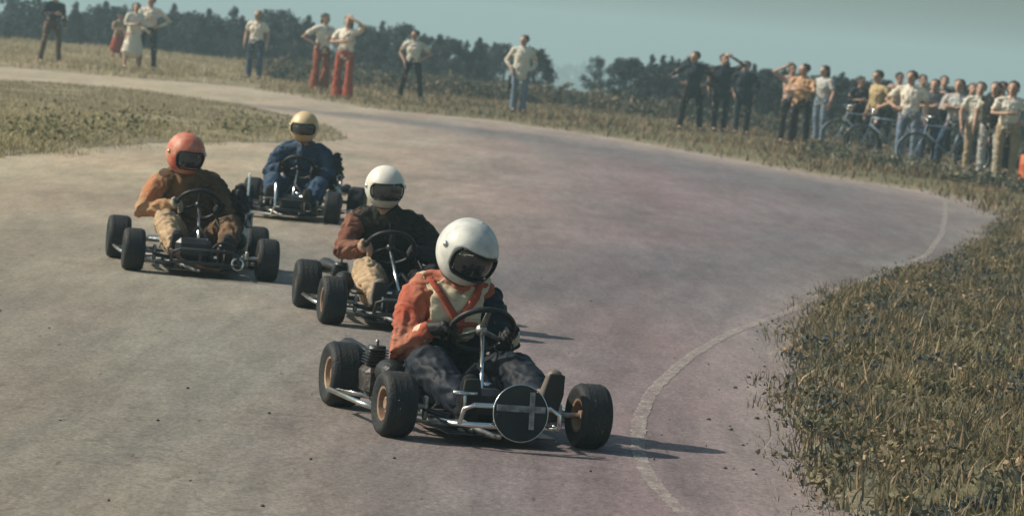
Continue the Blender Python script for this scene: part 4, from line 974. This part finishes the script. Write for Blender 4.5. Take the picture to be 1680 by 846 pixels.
def grip_glove(parent, g_, tang, wrist, cen, nm, side, material):
    """palm and separate fingers closed round the steering wheel rim at g_"""
    g_ = Vector(g_); t = Vector(tang).normalized(); w = Vector(wrist); mb = MB()
    out = (w - g_); out = (out - t * out.dot(t)).normalized(); oth = t.cross(out).normalized()
    if oth.dot(Vector(nm)) < 0: oth = -oth
    pc = g_ + out * .030
    mb.tube([w, (w + pc) / 2, pc], [.032, .034, .036], 10, rb=[.030, .026, .022], ref=tuple(t))
    for j, (o_, k) in enumerate(((-.033, .95), (-.011, 1.06), (.011, 1.02), (.032, .86))):
        pts = []
        for q in range(7):
            a = R(-20 + 215 * q / 6); rr = (.027) * k; pts.append(g_ + t * o_ * 1.05 - oth * math.sin(a) * rr * -1 + out * math.cos(a) * rr)
        mb.tube(pts, [.0125, .0125, .012, .0115, .011, .0105, .009], 7)
    pts = [g_ + t * .040 + out * .034, g_ + t * .052 - oth * .018 + out * .018, g_ + t * .045 - oth * .028 - out * .004, g_ + t * .03 - oth * .024 - out * .02]
    mb.tube(pts, [.014, .014, .012, .010], 7)
    return mb.build('glove', material, parent, remesh=.0045, relax=1)

def driver(k, label, suit, trousers, helm, sleeves=None, sx_=0.0, wrx=(0, 0), shx=(-.170, .170), waist=.25, toes=None, jr=1.0, legs=None, hx=0.0, hz=.735, hy=.58, hyaw=0, hpitch=12, hroll=0, gloves=M_glove, lean=0.0, stripe=None, knee_z=.30, knee_x=.20, opening=(52, -30, 18), elbows=((-.31, .62, .33), (.30, .62, .33)), boots=M_boot, hs=1.0, rh=None, trouser_r=1.0):
    r = empty('person', k.location, k.rotation_euler.z); tag(r, label, 'person', 'kart drivers')
    S = Vector((sx_, .43, .42)); nrm = Vector((0, .70, .714)).normalized(); rot = Vector((0, 0, 1)).rotation_difference(nrm).to_matrix()
    grips, wr, tg = {}, {}, {}
    for i in (-1, 1):
        a = R(90 - i * 78); d = rot @ Vector((math.cos(a), math.sin(a), 0)); tg[i] = rot @ Vector((-math.sin(a), math.cos(a), 0)); grips[i] = S + d * .136
        wr[i] = grips[i] + Vector((.02 * i + wrx[0 if i < 0 else 1], .078, .005))
    sh = {i: Vector((shx[0 if i < 0 else 1] + hx * .55, .70 + lean * i, .555)) for i in (-1, 1)}
    el = {-1: Vector(elbows[0]), 1: Vector(elbows[1])}
    hip = {i: Vector((.09 * i, .72, .15)) for i in (-1, 1)}; kn = {i: Vector((knee_x * i, .34, knee_z)) for i in (-1, 1)}
    an = {i: Vector((.15 * i, -.01, .125)) for i in (-1, 1)}; toe = {i: Vector((.16 * i, -.05, .235)) for i in (-1, 1)}
    if toes: an = {-1: Vector(toes[0]), 1: Vector(toes[1])}; toe = {i: an[i] + Vector((.01 * i, -.045, .115)) for i in (-1, 1)}
    hc = Vector((hx, hy, hz)); hr = Matrix.Rotation(R(hyaw), 3, 'Z') @ Matrix.Rotation(R(hroll), 3, 'Y') @ Matrix.Rotation(R(hpitch), 3, 'X')
    nb = Vector((hx * .7, .67, .60))
    def torso(mb, e):
        mb.tube([(0, .74, .13), (hx * .1, .77, .25), (hx * .3, .76, .38), (hx * .5, .72, .50), (hx * .65, .69, .58)], [.155 + e, .150 + e, .165 + e, .170 + e, .085 + e], 16, rb=[.115 + e, .115 + e, .12 + e, .11 + e, .07 + e])
        mb.tube([sh[-1] + Vector((.02, 0, 0)), Vector((hx * .6, .70, .575)), sh[1] - Vector((.02, 0, 0))], [.062 + e, .068 + e, .062 + e], 12)
    b = MB(); torso(b, -.01); b.tube([nb - Vector((0, 0, .03)), (nb + hc) / 2 + Vector((0, .01, -.02)), hc + Vector((0, .03, -.04))], [.06, .055, .055], 10)
    head_tubes(b, hc + hr @ Vector((0, .02, -.005)), hr, .98)
    for i in (-1, 1):
        b.tube([sh[i], (sh[i] + el[i]) / 2, el[i], (el[i] + wr[i]) / 2, wr[i]], [.046, .043, .037, .034, .026], 9)
        b.tube([hip[i], (hip[i] + kn[i]) / 2, kn[i], (kn[i] + an[i]) / 2, an[i]], [.085, .072, .055, .050, .038], 10); b.tube([an[i] + Vector((0, .03, -.02)), toe[i]], [.036, .030], 8)
        # bare hand inside the glove
        b.tube([wr[i], grips[i] + (wr[i] - grips[i]) * .35], [.024, .020], 8)
    b.build('body', M_skin, r, remesh=.012, relax=1); face_bits(r, hc + hr @ Vector((0, .02, -.005)), hr, .98)
    j = MB(); torso(j, .018)
    j.tube([nb - Vector((0, 0, .05)), nb + Vector((0, -.005, .035))], [.092, .080], 12)
    for i in (-1, 1):
        sl = MB(); sl.tube([sh[i] - Vector((.03 * i, 0, 0)), sh[i] + Vector((.005 * i, 0, -.02)), (sh[i] + el[i]) / 2 + Vector((.012 * i, 0, 0)), el[i], (el[i] + wr[i]) / 2, wr[i] + (el[i] - wr[i]) * .12], [.070 * jr, .080 * jr, .076 * jr, .070 * jr, .062 * jr, .050], 12)
        sl.build('sleeve', sleeves[0 if i < 0 else 1] if sleeves else suit, r, remesh=.009, relax=3, wrinkle=.016, wsize=.05)
    MB().tube([(hx * .55, .575, .545), (hx * .45, .585, .46), (hx * .35, .615, .36)], .005, 6).build('zip', M_tank, r) if not stripe else None
    j.build('jacket', suit, r, remesh=.009, relax=3, wrinkle=.016, wsize=.06)
    if stripe:
        st = MB()
        q = hx * .6 - .02      # pale chest panel crossed by two straps
        st.tube([(q, .64, .592), (q, .598, .535), (q, .588, .46), (q, .612, .37)], [.085, .125, .125, .105], 16, rb=[.03] * 4)
        for i in (-1, 1): st.tube([sh[i] + Vector((-.02 * i, .045, .055)), sh[i] + Vector((-.025 * i, -.02, .072)), sh[i] + Vector((-.045 * i, -.08, .01))], [.038, .042, .036], 10, rb=[.014] * 3)
        st.build('pale_panel', stripe, r, remesh=.008, relax=1, wrinkle=.012, wsize=.05)
        for i in (-1, 1): MB().tube([(q + .115 * i, .64, .61), (q + .075 * i, .572, .545), (q + .015 * i, .555, .46), (q + .01 * i, .575, .37)], [.017] * 4, 8, rb=[.009] * 4).build('strap', C['red'], r)
        MB().tube([(q - .11, .60, .43), (q, .556, .425), (q + .11, .60, .43)], [.012] * 3, 8, ref=(0, 0, 1)).build('strap', C['red'], r)
        for i in (-1, 1): MB().tube([wr[i] + (el[i] - wr[i]) * .10, wr[i] + (el[i] - wr[i]) * .26], [.047, .053], 12).build('cuff', stripe, r, remesh=.008, relax=1, wrinkle=.01)
    t_ = MB(); t_.tube([(0, .78, .13), (0, .72, .15), (0, .64, .16)], [.16, .165, .13], 14, rb=[.10, .11, .09])
    if waist > .26: t_.tube([(0, .74, .14), (hx * .1, .76, .25), (hx * .25, .755, waist)], [.18, .178, .19], 16, rb=[.135, .14, .146])
    for i in (-1, 1):
        lg = MB(); lg.tube([hip[i], (hip[i] + kn[i]) / 2 + Vector((0, 0, .01)), kn[i], (kn[i] + an[i]) / 2, an[i] + (kn[i] - an[i]) * .15], [v * trouser_r for v in (.105, .098, .085, .074, .057)], 14)
        lg.build('trouser_leg', (legs[0 if i < 0 else 1] if legs else trousers), r, remesh=.010, relax=1, wrinkle=.018, wsize=.055)
    t_.build('trousers', legs[1] if legs else trousers, r, remesh=.010, relax=1, wrinkle=.012, wsize=.055)
    for i in (-1, 1):
        bt = MB(); bt.tube([an[i] + (kn[i] - an[i]) * .28, an[i]], [.052, .050], 10); bt.tube([an[i] + Vector((0, .025, -.03)), (an[i] + toe[i]) / 2 + Vector((0, .01, 0)), toe[i] + Vector((0, .01, .015))], [.045, .047, .036], 10, rb=[.045, .038, .030])
        bo = bt.build('boot', boots if not isinstance(boots, tuple) else boots[0 if i < 0 else 1], r, remesh=.008, relax=1)
        so = MB(); so.tube([an[i] + Vector((0, -.022, -.045)), (an[i] + toe[i]) / 2 + Vector((0, -.034, 0)), toe[i] + Vector((0, -.024, .02))], [.036, .044, .034], 12, rb=[.007] * 3); so.build('sole', M_sole, bo)
        grip_glove(r, grips[i], tg[i], wr[i], S, nrm, i, gloves if not isinstance(gloves, tuple) else gloves[0 if i < 0 else 1])
    helmet(r, hc + Vector((0, 0, .0)), hr, hs, helm, opening)
    return r

k1 = kart(803, 725, 17, 'nearest kart with a round dark chrome-rimmed disc on its nose', disc=True, steer=2, T=.83, rearT=.76, sx_=.05)
driver(k1, 'driver of the nearest kart in orange jacket with cream panels, navy trousers and white helmet', C['orange'], C['navy'], M_whelm, sleeves=(C['orange'], C['navy']), sx_=.05, wrx=(-.045, .01), shx=(-.155, .13),
       hx=.0, hz=.735, hyaw=12, hpitch=22, hroll=14, stripe=C['cream'], hs=1.01, knee_z=.265, knee_x=.185, lean=-.02, elbows=((-.235, .60, .28), (.20, .60, .33)), trouser_r=1.15, waist=.36, boots=(C['dark'], M_boot), toes=((-.10, .02, .12), (.225, -.02, .165)), jr=.98)
k2 = kart(662, 541, 9, 'dark kart directly behind the nearest one, partly hidden by its driver', steer=4, T=.82, bump=M_frame, sx_=-.06)
driver(k2, 'driver in dark jacket with brownish red left sleeve and white helmet, second in line', C['darkgreen'], C['tanpants'], M_whelm2, legs=(C['tanpants'], C['dark']), sx_=-.06, sleeves=(C['brownred'], C['darkgreen']), hx=-.105, hz=.75, hyaw=4, hpitch=6, hroll=-3, opening=(56, -26, 16), gloves=(mat('tan_glove', (.36, .24, .17), .7, var=.3), M_glove), hs=.88, knee_z=.29, elbows=((-.30, .60, .36), (.26, .62, .36)), waist=.34)
k3 = kart(326, 452, 10, 'kart on the left with bare front tubing and a tall black air box', steer=0, T=.84, tallfilter=True, tankbox=True, frame=M_frame, engine_side=1, bump=M_frame)
driver(k3, 'driver in tan and dark brown leather jacket with a mottled red helmet, leftmost kart', C['darkbrown'], C['tanpants'], M_rhelm, legs=(C['tanpants'], C['darkbrown']), sleeves=(C['tanleather'], C['darkbrown']), hx=-.10, hz=.73, hyaw=14, hpitch=8, hroll=2, opening=(46, -34, 14), gloves=(mat('pale_glove', (.30, .28, .22), .7, var=.3), M_glove), hs=.98, elbows=((-.34, .60, .34), (.20, .62, .35)), knee_z=.31, knee_x=.21, boots=C['dark'])
k4 = kart(471, 360, -4, 'farthest kart with a bent chrome hoop at its front', steer=4, T=.74, hoop=True, engine_side=1, tallfilter=True, bump=M_frame)
driver(k4, 'driver in blue overalls with a yellow helmet and dark goggles, farthest kart', C['blue'], C['blue'], M_yhelm, hx=.0, hz=.76, hyaw=0, hpitch=4, opening=(58, -22, 16), hs=.95, knee_z=.30, elbows=((-.27, .62, .35), (.25, .62, .35)), boots=C['dark'])

# ------------------------------------------------------------------ air
hz_ = MB(); x0, x1, y0, y1, z0, z1 = -1500, 1500, -150, 1500, -30, 16
zmin = float(z.min())
hz_.box(((x0 + x1) / 2, (y0 + y1) / 2, (zmin - 1.5 + z1) / 2), (x1 - x0, y1 - y0, z1 - zmin + 1.5))
hm = bpy.data.materials.new('haze'); hm.use_nodes = True; nt = hm.node_tree; nt.nodes.clear()
ou = nt.nodes.new('ShaderNodeOutputMaterial'); pv = nt.nodes.new('ShaderNodeVolumePrincipled'); pv.inputs['Density'].default_value = .0013; pv.inputs['Color'].default_value = (.66, .92, 1.0, 1); pv.inputs['Anisotropy'].default_value = .1
nt.links.new(pv.outputs[0], ou.inputs['Volume'])
o = hz_.build('haze', hm, None, False); tag(o, 'thin bluish haze in the air over the field', kind='stuff')
